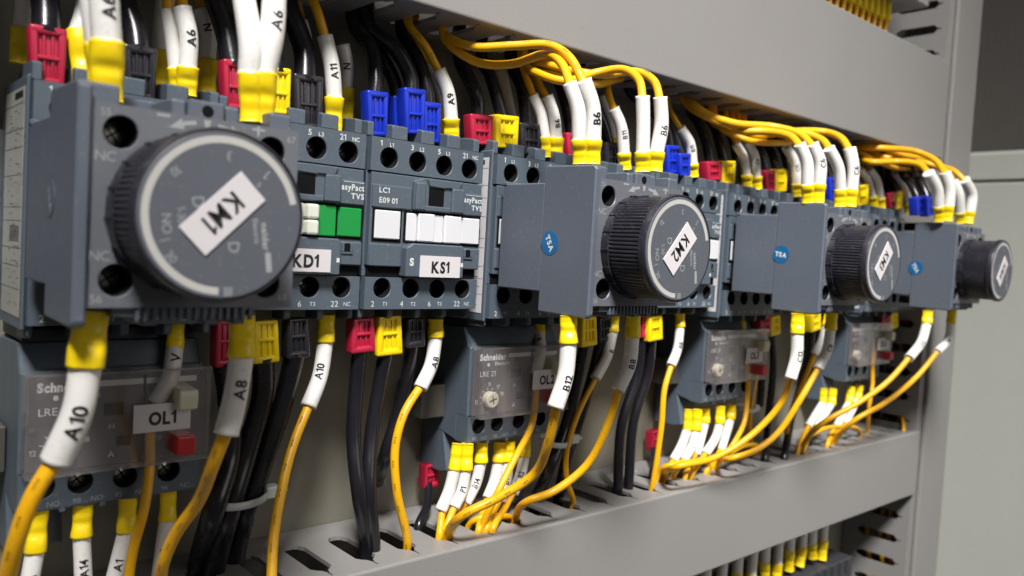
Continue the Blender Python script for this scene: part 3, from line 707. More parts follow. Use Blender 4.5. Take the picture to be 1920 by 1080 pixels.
# ------------------------------------------------------------------ wires
G1 = 'yellow control wires above the contactors'; G2 = 'yellow control wires below the contactors'
def pt(p):
    if len(p) == 4: return un(p[0], p[1], z=p[3])
    return un(p[0], p[1], y=p[2])
def plug(bm, a, b, r, fl=.62, seedv=0):
    """crimped vinyl boot between two points, wide at the cable end b"""
    path, L = spline([a, b], .5)
    def rr(t): return r*(.90+.03*math.sin(t*9+seedv)+(.2*max(0, t-.45)))
    def ff(t): return fl+(1-fl)*max(0, min(1, (t-.25)/.6))-.20*math.exp(-((t-.55)/.11)**2)-.06*math.exp(-((t-.22)/.10)**2)
    tube(bm, path, rr, n=24, flat=ff, power=2.6)
def wire(label, boot, sleeve, cable, mark=None, group=G1, rb=2.9, rs=2.45, rw=1.45, end=None, at=.5, ms=2.3, phase=0.25, up=True, clamp=.6, cat='control wire', legend=False):
    """boot: 2 points terminal end -> cable end; sleeve: points; cable: points from the sleeve's far end; end: 'up'/'down' runs on into the duct"""
    B = [pt(p) for p in boot] if boot else None
    S = [pt(p) for p in sleeve] if sleeve else None
    K = [pt(p) for p in cable] if cable else None
    base = (B or S or K)[0]
    t = thing('control_wire', label, cat, base, group)
    def off(l): return [p-base for p in l]
    def fin(nm, bm, m, par, **kw):
        bmesh.ops.translate(bm, vec=-base, verts=bm.verts); return finish(nm, bm, m, par, **kw)
    if B:
        bm = bmesh.new(); plug(bm, B[0], B[1], rb, clamp, seedv=len(label)); fin('terminal_boot', bm, 'ysl', t)
    if S:
        if B:
            d = (B[1]-B[0]).normalized(); S = [B[1]-d*.25]+[p for p in S[1:]] if len(S) > 1 else S
        path, L = spline(S, .8)
        bm = bmesh.new(); rnd = random.Random(len(label)+int(abs(base.x)))
        k1 = rnd.uniform(-.03, .03)
        tube(bm, path, lambda q: rs*(1+k1*math.sin(q*5)+(.03 if q > .97 else 0)), n=22); so = fin('marker_sleeve', bm, 'sleeve', t)
        if mark:
            bm = bmesh.new(); tube_text(bm, path, rs*1.02, mark, at, ms, phase, up); fin('lettering', bm, 'ink', so)
    if K:
        if S:
            d = (path[-1]-path[-3]).normalized(); K = [path[-1]-d*2.0]+K[1:]
        if end == 'up': K = K+[Vector((K[-1].x, K[-1].y+1, max(K[-1].z+6, 50))), Vector((K[-1].x+4, K[-1].y+2, 62))]
        if end == 'down': K = K+[Vector((K[-1].x+.5, K[-1].y+2, -141)), Vector((K[-1].x+3, K[-1].y+4, -152))]
        wp, L = spline(K, 1.1); bm = bmesh.new(); tube(bm, wp, rw, n=14); io = fin('insulation', bm, 'ywire', t)
        if legend and L > 18:
            bm = bmesh.new(); u = 7.0
            while u < L-9:
                tube_text(bm, wp, rw*1.01, 'II I-I lI I', u/L, .62, .35, True, .0); u += 7.5
            fin('printed_legend', bm, 'ink', io)
    return t
def fork(bm, a, b, w, th, ridges=True):
    """flat power boot: a = terminal end, b = cable end (points, mm). Frame, cross bars and ribs on its front"""
    ax = (b-a); L = ax.length; ax.normalize()
    xd = Vector((1, 0, 0)); xd = (xd-ax*xd.dot(ax)).normalized(); nd = ax.cross(xd)
    if nd.y > 0: nd = -nd
    def bx(u0, u1, v0, v1, n0, n1, bev=.3):
        b2 = bmesh.new(); box(b2, (u0, v0, n0), (u1, v1, n1), bev, seg=3)
        mp = {}
        for v in b2.verts:
            ta = 1+.03*math.cos(v.co.y/L*6.283)-.14*(1-v.co.y/L)     # waisted outline
            mp[v] = bm.verts.new(a+xd*(v.co.x*ta)+ax*v.co.y+nd*v.co.z)
        for f in b2.faces: bm.faces.new([mp[v] for v in f.verts])
        b2.free()
    h = w/2
    bx(-h, h, 0, L, -th/2, th/2-.95, .9)
    bx(-h, -h+w*.24, 0, L, -th/2+.4, th/2, .7); bx(h-w*.24, h, 0, L, -th/2+.4, th/2, .7)
    bx(-h+.05, h-.05, L-2.2, L+.01, -th/2+.3, th/2+.02, .7); bx(-h+.2, h-.2, L*.40, L*.40+1.1, -th/2+.4, th/2-.05, .35); bx(-h+.2, h-.2, 0, 1.2, -th/2+.4, th/2-.05, .35)
    if ridges:
        for k in (-1, 1): bx(k*w*.12-.35, k*w*.12+.35, .5, L-.8, -th/2+.5, th/2-.45, .18)
def power(label, col, boxpx, y, cable, rc=3.1, end=None, th=5.2, group=None, down=False, tilt=0.0):
    """boxpx = (x0,x1,y_far,y_terminal): photo columns and rows of the boot seen at depth y"""
    xa, xb, yc, yt = boxpx
    m = (xa+xb)/2
    A = un(m, yt, y=y); B = un(m+tilt, yc, y=y); w = abs((un(xb, yc, y=y)-un(xa, yc, y=y)).x)
    cn = {'rboot': 'red', 'bboot': 'blue', 'kboot': 'black', 'ysl': 'yellow'}[col]
    t = thing('power_cable', label, 'power cable', A, group)
    bm = bmesh.new(); fork(bm, A, B, w, th); bmesh.ops.translate(bm, vec=-A, verts=bm.verts); finish('terminal_boot', bm, col, t, auto=60)
    if cable:
        d = (B-A).normalized(); K = [B-d*2]+[pt(p) for p in cable]
        if end == 'up': K = K+[Vector((K[-1].x, K[-1].y+1, max(K[-1].z+6, 50))), Vector((K[-1].x+3, K[-1].y+2, 64))]
        if end == 'down': K = K+[Vector((K[-1].x, K[-1].y+.5, -141)), Vector((K[-1].x, K[-1].y+1, -152))]
        wp, L = spline(K, 1.4); bm = bmesh.new(); tube(bm, wp, rc, n=18); bmesh.ops.translate(bm, vec=-A, verts=bm.verts); finish('cable', bm, 'cable', t)
    return t
GP = 'power cables above the contactors'; GQ = 'power cables below the contactors'
T = -38   # depth of the timer terminals
# --- above the first contactors
wire('dim wire with yellow boot in the far upper left corner', [(38, 120, 22), (44, 55, 22)], [(44, 55, 22), (49, 20, 22), (50, -40, 22)], None)
power('red boot on a black cable at the upper left corner', 'rboot', (52, 122, 52, 158), 7, [(85, 10, 10), (70, -60, 14)], end=None, rc=3.2, group=GP)
wire('yellow boot half hidden behind the large foreground boot at upper left', [(160, 175, 4), (148, 60, 8)], [(150, 60, 8), (160, 20, 9), (168, -40, 12)], None)
wire('unmarked white sleeve close behind the big sleeve at the KM1 timer top left', [(190, 185, T+4), (184, 84, T+4)], [(184, 84, T+4), (176, 30, T+4), (170, -50, T+4)], None, rb=2.6)
wire('big foreground white sleeve and yellow boot at the KM1 timer top left terminal', [(200, 190, T), (201, 80, T)], [(201, 80, T), (197, 30, T), (192, -70, T)], None, 'A6', at=.42, ms=2.6, rb=3.4, rs=2.9)
power('black ribbed boot right of the biggest yellow boot at upper left', 'kboot', (228, 290, 88, 185), 6, [(252, 55, 9), (232, 0, 12), (215, -50, 14)], rc=3.0, group=GP)
wire('dim yellow boot in shadow behind the left A6 sleeves', [(305, 165, 20), (303, 96, 20)], [(303, 96, 20), (303, 60, 20), (312, -10, 20)], [(312, -10, 20), (318, -60, 22)], None)
wire('thin white sleeve left of the sleeve marked A6 above the KM1 timer', [(335, 180, 8), (329, 128, 8)], [(329, 128, 8), (322, 70, 8), (312, 18, 8)], [(312, 18, 8), (314, -30, 10)], None, rs=1.9, rb=2.2)
wire('white sleeve marked A6 behind the KM1 timer centre lug', [(350, 180, 5), (352, 128, 5)], [(352, 128, 5), (354, 70, 5), (341, 15, 6)], [(341, 15, 6), (336, -40, 9)], 'A6', at=.48, ms=2.3)
wire('dim white sleeve marked N above the KM1 timer', [(388, 180, 20), (388, 112, 20)], [(388, 112, 20), (390, 60, 20), (375, 16, 20)], [(375, 16, 20), (368, -40, 22)], 'N', at=.62, phase=0)
power('red boot left of the A6 pair of foreground sleeves', 'rboot', (413, 462, 115, 205), 7, [(424, 60, 10), (398, -20, 13), (390, -60, 14)], rc=3.1, group=GP)
wire('left unmarked white sleeve of the pair at the KM1 timer top right', [(470, 228, T), (468, 138, T)], [(468, 138, T), (470, 90, T), (448, -60, T+6)], None, rb=2.6, rs=2.6)
wire('large white sleeve marked A6 with yellow boot at the KM1 timer top right', [(490, 232, T), (494, 138, T)], [(494, 138, T), (510, 60, T), (516, -60, T+4)], None, 'A6', at=.45, ms=2.6, rb=3.2, rs=2.8)
power('yellow power boot behind the large A6 boot at the KM1 timer top right', 'ysl', (500, 540, 128, 215), 7, [(505, 80, 10), (480, 0, 14)], rc=3.0, group=GP)
power('black ribbed boot between the KM1 timer and the A11 sleeve', 'kboot', (545, 600, 142, 240), 8, [(570, 95, 11), (545, 25, 14), (520, -40, 16)], rc=3.2, group=GP)
wire('white sleeve marked A11 on a yellow wire above the green windowed contactor', [(625, 245, 7), (627, 184, 7)], [(627, 184, 7), (622, 125, 7), (609, 68, 8)], [(609, 68, 8), (596, 25, 9), (578, -20, 12)], 'A11', at=.42, ms=2.2, legend=True)
wire('dim white sleeve marked N behind the A11 sleeve', [(648, 225, 20), (649, 166, 20)], [(649, 166, 20), (650, 120, 20), (642, 84, 20)], None, 'N', at=.5, phase=0, rs=2.2)
wire('orange yellow wire with dim sleeve behind the black cable near the top edge', None, [(578, 120, 24), (568, 60, 24), (562, 40, 24)], [(562, 40, 24), (553, -20, 26)], None)
power('leftmost blue boot on a black cable above the green windowed contactor', 'bboot', (682, 722, 172, 255), 9, [(705, 150, 10), (695, 90, 14), (665, 45, 20)], rc=2.5, end='up', group=GP)
power('blue boot standing behind and left of the tallest blue boot', 'bboot', (731, 764, 182, 240), 13, [(738, 150, 15), (715, 105, 18), (690, 60, 24)], rc=2.3, end='up', group=GP)
power('tallest blue boot in the middle of the blue cluster', 'bboot', (751, 792, 167, 252), 8, [(770, 145, 9), (740, 90, 12), (690, 48, 18)], rc=2.6, end='up', group=GP)
power('rightmost blue boot of the cluster left of the A9 sleeve', 'bboot', (787, 820, 193, 268), 8, [(800, 165, 9), (782, 110, 13), (755, 60, 20)], rc=2.4, end='up', group=GP)
wire('white sleeve marked A9 on a yellow wire above the white windowed contactor', [(847, 262, 7), (846, 224, 7)], [(846, 224, 7), (840, 175, 7), (822, 131, 8)], [(822, 131, 8), (798, 88, 10), (765, 42, 14)], 'A9', at=.40, ms=2.2, end='up', legend=True)
wire('dim sleeve and boot directly behind the A9 sleeve', [(826, 262, 18), (832, 205, 18)], [(832, 205, 18), (822, 160, 18), (805, 120, 20)], [(805, 120, 20), (780, 80, 22)], None, end='up')
power('red boot right of the A9 sleeve', 'rboot', (875, 918, 216, 272), 9, [(895, 185, 10), (880, 150, 13), (862, 110, 18)], rc=2.5, end='up', group=GP)
power('yellow power boot right of the red boot above the gap in the row', 'ysl', (921, 966, 217, 278), 9, [(932, 185, 10), (918, 140, 14), (905, 115, 18)], rc=2.3, end='up', group=GP)
power('black ribbed boot left of the two B6 sleeves over the KM2 contactor', 'kboot', (968, 1010, 232, 290), 9, [(985, 200, 10), (978, 160, 13), (960, 120, 18)], rc=2.6, end='up', group=GP)
wire('dim unmarked sleeve behind the black ribbed boot', None, [(958, 225, 24), (945, 160, 24), (938, 130, 24)], None)
wire('left unmarked sleeve of the small pair over the KM2 contactor', [(1022, 295, 7), (1021, 257, 7)], [(1021, 257, 7), (1014, 215, 7), (998, 178, 8)], [(998, 178, 8), (990, 155, 10), (975, 118, 16)], None, end='up', rs=2.2, rb=2.5)
wire('right sleeve marked B6 of the small pair over the KM2 contactor', [(1043, 298, 6), (1043, 259, 6)], [(1043, 259, 6), (1037, 215, 6), (1025, 180, 7)], [(1025, 180, 7), (1012, 160, 10), (998, 125, 15)], 'B6', at=.35, ms=2.1, end='up', phase=.5)
power('red boot partly hidden left of the tall B6 pair', 'rboot', (1055, 1090, 250, 295), 10, [(1062, 200, 12), (1050, 160, 16), (1038, 130, 20)], rc=2.3, end='up', group=GP)
wire('left white sleeve of the pair at the KM2 timer top left terminal', [(1088, 307, T), (1086, 262, T)], [(1086, 262, T), (1084, 205, T), (1068, 156, T+2)], [(1068, 156, T+2), (1052, 118, T+10), (1020, 102, T+20), (960, 120, -8), (900, 118, 0), (850, 90, 6), (832, 66, 10)], None, rb=2.6, rs=2.3, end='up')
wire('right white sleeve marked B6 at the KM2 timer top left terminal', [(1110, 308, T), (1112, 264, T)], [(1112, 264, T), (1111, 205, T), (1093, 150, T+1)], [(1093, 150, T+1), (1068, 108, T+8), (1030, 85, T+16), (960, 86, -12), (890, 88, -2), (848, 74, 6), (830, 58, 12)], 'B6', at=.36, ms=2.6, phase=.45, rb=2.9, rs=2.7, end='up', legend=True)
wire('white sleeve marked B11 hanging between the two pairs on the KM2 timer', [(1172, 318, 3), (1170, 287, 3)], [(1170, 287, 3), (1165, 240, 3), (1150, 203, 4)], [(1150, 203, 4), (1142, 180, 6), (1138, 150, 12)], 'B11', at=.4, ms=2.0, phase=.4, end='up')
wire('dim boot and sleeve behind the B11 sleeve', [(1155, 300, 20), (1150, 258, 20)], [(1150, 258, 20), (1143, 220, 20), (1128, 180, 22)], None)
power('dark ribbed boot left of the B11 boot', 'kboot', (1128, 1158, 268, 318), 12, [(1130, 230, 14), (1105, 180, 18), (1090, 150, 22)], rc=2.3, end='up', group=GP)
wire('left white sleeve of the pair at the KM2 timer top right terminal', [(1205, 322, T), (1205, 286, T)], [(1205, 286, T), (1206, 235, T), (1205, 180, T)], [(1205, 180, T), (1198, 150, T+4), (1168, 130, T+12), (1120, 136, T+20), (1060, 152, -14), (1010, 138, -4), (985, 118, 8)], None, rb=2.9, rs=2.4, end='up')
wire('right white sleeve marked B6 at the KM2 timer top right terminal', [(1227, 322, T), (1231, 286, T)], [(1231, 286, T), (1240, 235, T), (1238, 182, T)], [(1238, 182, T), (1226, 152, T+5), (1190, 134, T+14), (1130, 140, -18), (1070, 132, -10), (1020, 118, 0), (1000, 108, 12)], 'B6', at=.40, ms=2.5, phase=.45, rb=3.0, rs=2.5, end='up', legend=True)
power('left blue boot of the two behind the KM2 timer', 'bboot', (1242, 1272, 273, 325), 8, [(1248, 240, 10), (1215, 200, 16), (1180, 170, 22)], rc=2.2, end='up', group=GP)
power('right blue boot of the two behind the KM2 timer', 'bboot', (1266, 1288, 288, 330), 6, [(1262, 250, 9), (1235, 205, 15), (1205, 180, 22)], rc=2.1, end='up', group=GP)
wire('white sleeve marked B11 right of the two blue boots', [(1299, 332, 6), (1298, 307, 6)], [(1298, 307, 6), (1293, 270, 6), (1275, 240, 7)], [(1275, 240, 7), (1262, 220, 9), (1252, 195, 16)], 'B11', at=.4, ms=1.9, end='up', phase=.4)
power('red boot above the KS contactor between KM2 and KM3', 'rboot', (1318, 1347, 303, 338), 9, [(1325, 270, 11), (1312, 235, 15), (1295, 205, 22)], rc=2.4, end='up', group=GP)
power('yellow power boot right beside the red boot between KM2 and KM3', 'ysl', (1346, 1372, 302, 345), 9, [(1350, 275, 11), (1340, 240, 16), (1325, 215, 22)], rc=2.2, end='up', group=GP)
power('small black boot next to the first pair above the KM3 contactor', 'kboot', (1372, 1392, 305, 345), 12, [(1375, 270, 14), (1362, 235, 20)], rc=2.0, end='up', group=GP)
wire('left sleeve of the first small pair over the KM3 contactor', [(1401, 353, 6), (1400, 328, 6)], [(1400, 328, 6), (1394, 295, 6), (1380, 270, 7)], [(1380, 270, 7), (1372, 252, 10), (1362, 236, 16)], None, end='up', rs=2.2)
wire('right sleeve marked C6 of the first small pair over the KM3 contactor', [(1419, 355, 6), (1418, 331, 6)], [(1418, 331, 6), (1415, 295, 6), (1400, 265, 7)], [(1400, 265, 7), (1390, 250, 10), (1375, 232, 16)], 'C6', at=.4, ms=1.9, end='up', phase=.4, rs=2.3)
power('red boot over the KM3 contactor', 'rboot', (1428, 1447, 319, 358), 9, [(1425, 285, 12), (1410, 255, 18)], rc=2.2, end='up', group=GP)
power('yellow power boot over the KM3 contactor', 'ysl', (1445, 1469, 317, 360), 9, [(1448, 290, 12), (1435, 262, 18)], rc=2.2, end='up', group=GP)
power('black boot behind the first white sleeve of the KM3 timer', 'kboot', (1470, 1488, 322, 362), 11, [(1470, 290, 14), (1458, 262, 20)], rc=2.0, end='up', group=GP)
wire('white sleeve left of the pair at the KM3 timer top left', [(1496, 368, 2), (1495, 344, 2)], [(1495, 344, 2), (1490, 305, 2), (1474, 275, 3)], [(1474, 275, 3), (1468, 262, 8), (1460, 250, 14)], 'C11', at=.4, ms=1.9, end='up', phase=.4)
wire('left white sleeve at the KM3 timer top left terminal', [(1515, 380, T), (1514, 346, T)], [(1514, 346, T), (1513, 305, T), (1499, 270, T+2)], [(1499, 270, T+2), (1482, 256, T+10), (1440, 247, -16), (1390, 245, -6), (1360, 238, 4), (1335, 226, 14)], None, rb=2.8, rs=2.6, rw=1.75, end='up')
wire('right white sleeve marked C6 at the KM3 timer top left terminal', [(1533, 380, T), (1536, 346, T)], [(1536, 346, T), (1537, 305, T), (1523, 270, T+2)], [(1523, 270, T+2), (1500, 252, T+10), (1450, 238, -16), (1380, 232, -6), (1330, 216, 2), (1300, 196, 8), (1286, 186, 14)], 'C6', at=.5, ms=2.3, phase=.5, rb=3.0, rs=2.8, rw=1.75, end='up')
power('blue boot visible between the two pairs on the KM3 timer', 'bboot', (1548, 1566, 332, 375), 6, [(1545, 300, 10), (1530, 275, 18)], rc=2.0, end='up', group=GP)
wire('left white sleeve at the KM3 timer top right terminal', [(1575, 387, T), (1576, 356, T)], [(1576, 356, T), (1572, 315, T), (1554, 278, T+2)], [(1554, 278, T+2), (1540, 262, T+10), (1500, 248, -18), (1455, 246, -8), (1410, 252, 4), (1395, 250, 14)], None, rb=2.9, rs=2.6, rw=1.75, end='up')
wire('right white sleeve marked C6 at the KM3 timer top right terminal', [(1593, 388, T), (1597, 356, T)], [(1597, 356, T), (1600, 315, T), (1593, 278, T+2)], [(1593, 278, T+2), (1578, 260, T+8), (1548, 248, T+18), (1500, 246, -12), (1440, 252, -4), (1400, 258, 6), (1385, 250, 14)], 'C6', at=.45, ms=2.3, phase=.5, rb=3.1, rs=2.8, rw=1.75, end='up')
power('yellow power boot behind the KM3 timer top right', 'ysl', (1600, 1622, 347, 385), 8, [(1605, 325, 12), (1598, 305, 18)], rc=2.0, end='up', group=GP)
wire('left sleeve of the small dim pair right of the KM3 timer', [(1638, 388, 8), (1636, 368, 8)], [(1636, 368, 8), (1628, 340, 8), (1611, 316, 9)], [(1611, 316, 9), (1604, 308, 14)], None, end='up', rs=2.1)
wire('right sleeve of the small dim pair right of the KM3 timer', [(1652, 390, 6), (1651, 371, 6)], [(1651, 371, 6), (1645, 340, 6), (1630, 316, 7)], [(1630, 316, 7), (1622, 306, 14)], None, end='up', rs=2.2)
power('small red boot between KM3 and the farthest timer', 'rboot', (1659, 1673, 361, 390), 8, [(1655, 335, 14)], rc=2.0, end='up', group=GP)
power('small yellow power boot between KM3 and the farthest timer', 'ysl', (1669, 1686, 359, 392), 8, [(1665, 335, 14)], rc=2.0, end='up', group=GP)
wire('single white sleeve left of the farthest blue boots', [(1704, 400, 5), (1703, 381, 5)], [(1703, 381, 5), (1696, 350, 5), (1679, 323, 6)], [(1679, 323, 6), (1673, 312, 12)], None, end='up')
power('left blue boot of the farthest cluster', 'bboot', (1711, 1732, 368, 402), -16, [(1708, 345, -10), (1690, 318, 4)], rc=2.3, end='up', group=GP)
power('right blue boot of the farthest cluster', 'bboot', (1730, 1750, 369, 404), -18, [(1727, 342, -12), (1706, 312, 2)], rc=2.3, end='up', group=GP)
power('black boot and cable just behind the farthest blue boots', 'kboot', (1722, 1742, 362, 396), -10, [(1716, 335, -4), (1698, 312, 6)], rc=2.4, end='up', group=GP)
wire('left white sleeve at the farthest timer top left terminal', [(1761, 415, T), (1760, 386, T)], [(1760, 386, T), (1757, 355, T), (1741, 324, T+2)], [(1741, 324, T+2), (1722, 308, T+12), (1680, 303, -14), (1635, 304, -6), (1610, 298, 6), (1595, 290, 16)], None, rb=2.9, rs=3.0, rw=1.75, end='up')
wire('right white sleeve at the farthest timer top left terminal', [(1776, 415, T), (1779, 386, T)], [(1779, 386, T), (1781, 355, T), (1772, 323, T+2)], [(1772, 323, T+2), (1755, 302, T+10), (1720, 285, T+22), (1660, 278, -8), (1620, 276, 2), (1596, 268, 12)], None, rb=2.9, rs=3.0, rw=1.75, end='up')
wire('left white sleeve at the farthest timer top right terminal', [(1801, 418, T), (1800, 397, T)], [(1800, 397, T), (1797, 365, T), (1787, 340, T+2)], [(1787, 340, T+2), (1770, 318, T+12), (1735, 306, -16), (1680, 300, -8), (1635, 288, 4), (1615, 280, 14)], None, rb=2.9, rs=2.9, rw=1.75, end='up')
wire('rightmost white sleeve of the whole upper row', [(1815, 420, T), (1819, 397, T)], [(1819, 397, T), (1822, 365, T), (1808, 337, T+2)], [(1808, 337, T+2), (1790, 322, T+8), (1765, 312, T+18), (1740, 300, -12), (1690, 290, -6), (1640, 272, 2), (1610, 266, 14)], None, rb=2.9, rs=3.0, rw=1.75, end='up')

# --- below
wire('large white sleeve marked A10 crossing the OL1 cover', [(172, 582, T), (160, 688, T)], [(160, 688, T), (146, 770, T), (105, 865, T+2)], [(105, 865, T+2), (62, 930, T+2), (32, 1010, T+4), (8, 1110, T+10)], 'A10', group=G2, at=.54, ms=3.0, up=False, phase=.1, rb=3.7, rs=3.1, rw=1.75, clamp=.75, legend=True)
wire('short dim sleeve above the OL1 label with wire running behind the clear cover', [(331, 606, 9), (328, 652, 9)], [(328, 652, 9), (318, 710, 5), (292, 756, 4.9)], [(292, 756, 4.9), (283, 800, 4.9), (281, 870, 4.2), (271, 950, 0), (250, 1030, 0), (236, 1120, 0)], 'V', group=G2, at=.25, ms=2.6, up=False, rw=1.3, rs=2.3, rb=2.4, clamp=.8)
wire('white sleeve marked A8 beside the OL1 relay', [(455, 590, T), (453, 668, T)], [(453, 668, T), (442, 740, T), (424, 814, T)], [(424, 814, T), (400, 870, T+4), (372, 940, T+16), (330, 1000, -14), (305, 1060, -8), (300, 1110, 0)], 'A8', group=G2, at=.42, ms=2.6, up=False, phase=.3, rb=3.1, rs=2.75, rw=1.6, clamp=.75, legend=True)
power('red boot under the KM1 timer with cable in the tied bundle', 'rboot', (398, 440, 686, 600), 6, [(428, 740, 10), (432, 850, 10), (400, 960, 6), (372, 1060, None, -134)], rc=3.2, end='down', group=GQ)
power('yellow windowed boot under the KM1 timer with cable in the tied bundle', 'ysl', (468, 518, 679, 600), 6, [(492, 740, 10), (462, 850, 10), (430, 960, 8), (402, 1070, None, -134)], rc=3.2, end='down', group=GQ)
power('black boot left of the A10 sleeve with cable in the tied bundle', 'kboot', (532, 575, 670, 596), 6, [(535, 740, 10), (500, 850, 11), (462, 960, 10), (440, 1050, None, -134)], rc=3.1, end='down', group=GQ)
wire('white sleeve marked A10 below the green windowed contactor', [(612, 590, 9), (610, 641, 9)], [(610, 641, 9), (600, 705, 8), (578, 763, 6)], [(578, 763, 6), (548, 840, 2), (528, 920, -3), (513, 1010, -8), (508, 1110, -14)], 'A10', group=G2, at=.46, ms=2.4, up=False, phase=-.2, rb=2.9, rs=2.5, legend=True)
power('red boot below the KS1 contactor left end', 'rboot', (653, 697, 660, 596), 7, [(668, 720, 9), (663, 820, 8), (672, 920, 4), (688, 1030, None, -134)], rc=2.4, end='down', group=GQ)
power('yellow windowed boot below the KS1 contactor', 'ysl', (701, 748, 665, 592), 7, [(712, 720, 9), (696, 820, 8), (692, 920, 4), (700, 1030, None, -134)], rc=2.4, end='down', group=GQ)
power('black boot in deep shadow below the KS1 contactor', 'kboot', (755, 790, 650, 596), 9, [(765, 700, 13), (745, 780, 16), (720, 860, 18), (705, 930, None, -134)], rc=2.3, end='down', group=GQ)
wire('white sleeve marked A8 below the KS1 contactor', [(817, 598, 9), (817, 632, 9)], [(817, 632, 9), (808, 685, 8), (788, 728, 7)], [(788, 728, 7), (758, 775, 5), (741, 840, 4), (744, 920, 3), (764, 1018, None, -133)], 'A8', group=G2, at=.48, ms=2.3, up=False, phase=.5, end='down', legend=True)
wire('wire with dim sleeve passing behind the OL2 label', [(1012, 598, 14), (1012, 628, 12)], [(1012, 628, 12), (1014, 660, 5.4), (1005, 702, 4.9)], [(1005, 702, 4.9), (1003, 760, 4.9), (996, 800, 4), (965, 860, 0), (930, 930, -2), (905, 985, None, -132)], 'B', group=G2, rs=2.1, rb=2.3, rw=1.3, end='down', at=.3, ms=2.0)
wire('bright white sleeve marked B12 in front of the OL2 cover', [(1066, 592, T), (1066, 643, T)], [(1066, 643, T), (1060, 705, T), (1041, 765, T)], [(1041, 765, T), (1028, 830, T+6), (1000, 890, T+16), (930, 935, -14), (868, 966, -8), (838, 1002, None, -133)], 'B12', group=G2, at=.6, ms=2.6, up=False, phase=.5, rb=3.0, rs=2.7, rw=1.6, end='down', legend=True)
power('yellow windowed boot right of the bright B12 sleeve', 'ysl', (1083, 1112, 648, 594), 3, [(1085, 700, 6), (1060, 800, 8), (1030, 880, 6), (1005, 935, None, -134)], rc=2.3, end='down', group=GQ)
power('black boot behind the tied bundle right of OL2', 'kboot', (1115, 1140, 640, 594), 8, [(1112, 700, 10), (1082, 800, 12), (1060, 870, 12), (1048, 930, None, -134)], rc=2.3, end='down', group=GQ)
wire('narrow dim sleeve between the OL2 relay and the B8 sleeve', [(1151, 592, 6), (1149, 622, 6)], [(1149, 622, 6), (1138, 668, 5), (1116, 710, 5)], [(1116, 710, 5), (1082, 780, 5), (1062, 850, 4), (1063, 900, 4), (1075, 942, None, -134)], 'B', group=G2, rs=2.2, rb=2.5, rw=1.15, end='down', at=.4, ms=2.0, phase=.6, up=False)
wire('beige looking sleeve marked B8 at the KM2 timer lower right', [(1188, 588, -30), (1186, 632, -30)], [(1186, 632, -30), (1179, 685, -30), (1158, 732, -29)], [(1158, 732, -29), (1138, 800, -26), (1100, 872, -20), (1040, 920, -14), (990, 940, -10), (968, 968, None, -133)], 'B8', group=G2, at=.48, ms=2.4, up=False, phase=.5, rb=2.9, rs=2.5, end='down')
power('red boot right of the B8 boot', 'rboot', (1196, 1212, 632, 590), 8, [(1195, 700, 10), (1165, 800, 10), (1158, 920, None, -134)], rc=2.2, end='down', group=GQ)
power('yellow windowed boot right of the B8 boot', 'ysl', (1209, 1235, 638, 592), 6, [(1215, 700, 9), (1188, 790, 10), (1178, 915, None, -134)], rc=2.2, end='down', group=GQ)
wire('narrow sleeve marked B8 left of the OL3 relay', [(1275, 588, 7), (1275, 613, 7)], [(1275, 613, 7), (1270, 655, 6), (1258, 686, 5)], [(1258, 686, 5), (1246, 730, 4), (1240, 800, 3), (1224, 908, None, -133)], 'B8', group=G2, at=.45, ms=2.0, up=False, phase=.5, rb=2.4, rs=2.15, rw=1.3, end='down')
wire('bright white sleeve at the KM3 timer lower left', [(1496, 588, T), (1495, 624, T)], [(1495, 624, T), (1493, 670, T), (1482, 711, T)], [(1482, 711, T), (1465, 755, T+6), (1410, 815, T+14), (1340, 858, -16), (1270, 875, -10), (1243, 893, None, -133)], 'C12', group=G2, at=.5, ms=2.4, up=False, phase=.6, rb=3.1, rs=2.7, end='down')
power('yellow boot right of the bright sleeve at the KM3 timer', 'ysl', (1514, 1532, 620, 588), 0, [(1515, 680, 8), (1490, 760, 12), (1470, 860, None, -134)], rc=2.0, end='down', group=GQ)
wire('dim sleeve half hidden behind the beige sleeve at the KM3 timer', [(1553, 590, -10), (1548, 612, -10)], [(1548, 612, -10), (1540, 640, -10), (1527, 664, -8)], [(1527, 664, -8), (1500, 730, -2), (1478, 790, 4), (1472, 846, None, -134)], None, group=G2, rs=2.0, rb=2.2, rw=1.3, end='down')
wire('beige sleeve at the KM3 timer lower right terminal', [(1560, 586, -32), (1557, 618, -32)], [(1557, 618, -32), (1551, 655, -32), (1534, 692, -31)], [(1534, 692, -31), (1500, 750, -28), (1460, 810, -22), (1415, 845, -16), (1370, 860, -10), (1345, 862, None, -133)], 'C8', group=G2, at=.45, ms=2.2, up=False, phase=.5, rb=2.9, rs=2.4, end='down')
wire('bright white sleeve at the farthest timer lower left', [(1740, 582, T), (1738, 606, T)], [(1738, 606, T), (1728, 640, T), (1704, 672, T)], [(1704, 672, T), (1665, 715, T+6), (1610, 755, T+14), (1540, 795, -12), (1503, 842, None, -133)], 'D12', group=G2, at=.5, ms=2.2, up=False, phase=.5, rb=2.9, rs=2.5, end='down')
wire('dim beige sleeve at the farthest timer lower right', [(1785, 578, -34), (1783, 606, -34)], [(1783, 606, -34), (1778, 635, -34), (1757, 660, -34)], [(1757, 660, -34), (1720, 705, -28), (1660, 755, -20), (1600, 790, -10), (1563, 830, None, -133)], 'D8', group=G2, at=.5, ms=2.0, up=False, phase=.5, rb=2.7, rs=2.3, end='down')
wire('thin wire running down behind the OL3 label', None, None, [(1402, 625, 14), (1403, 680, 5.2), (1402, 735, 4.9), (1396, 790, 3), (1370, 840, 2), (1340, 880, None, -134)], group=G2, rw=1.25, end='down')
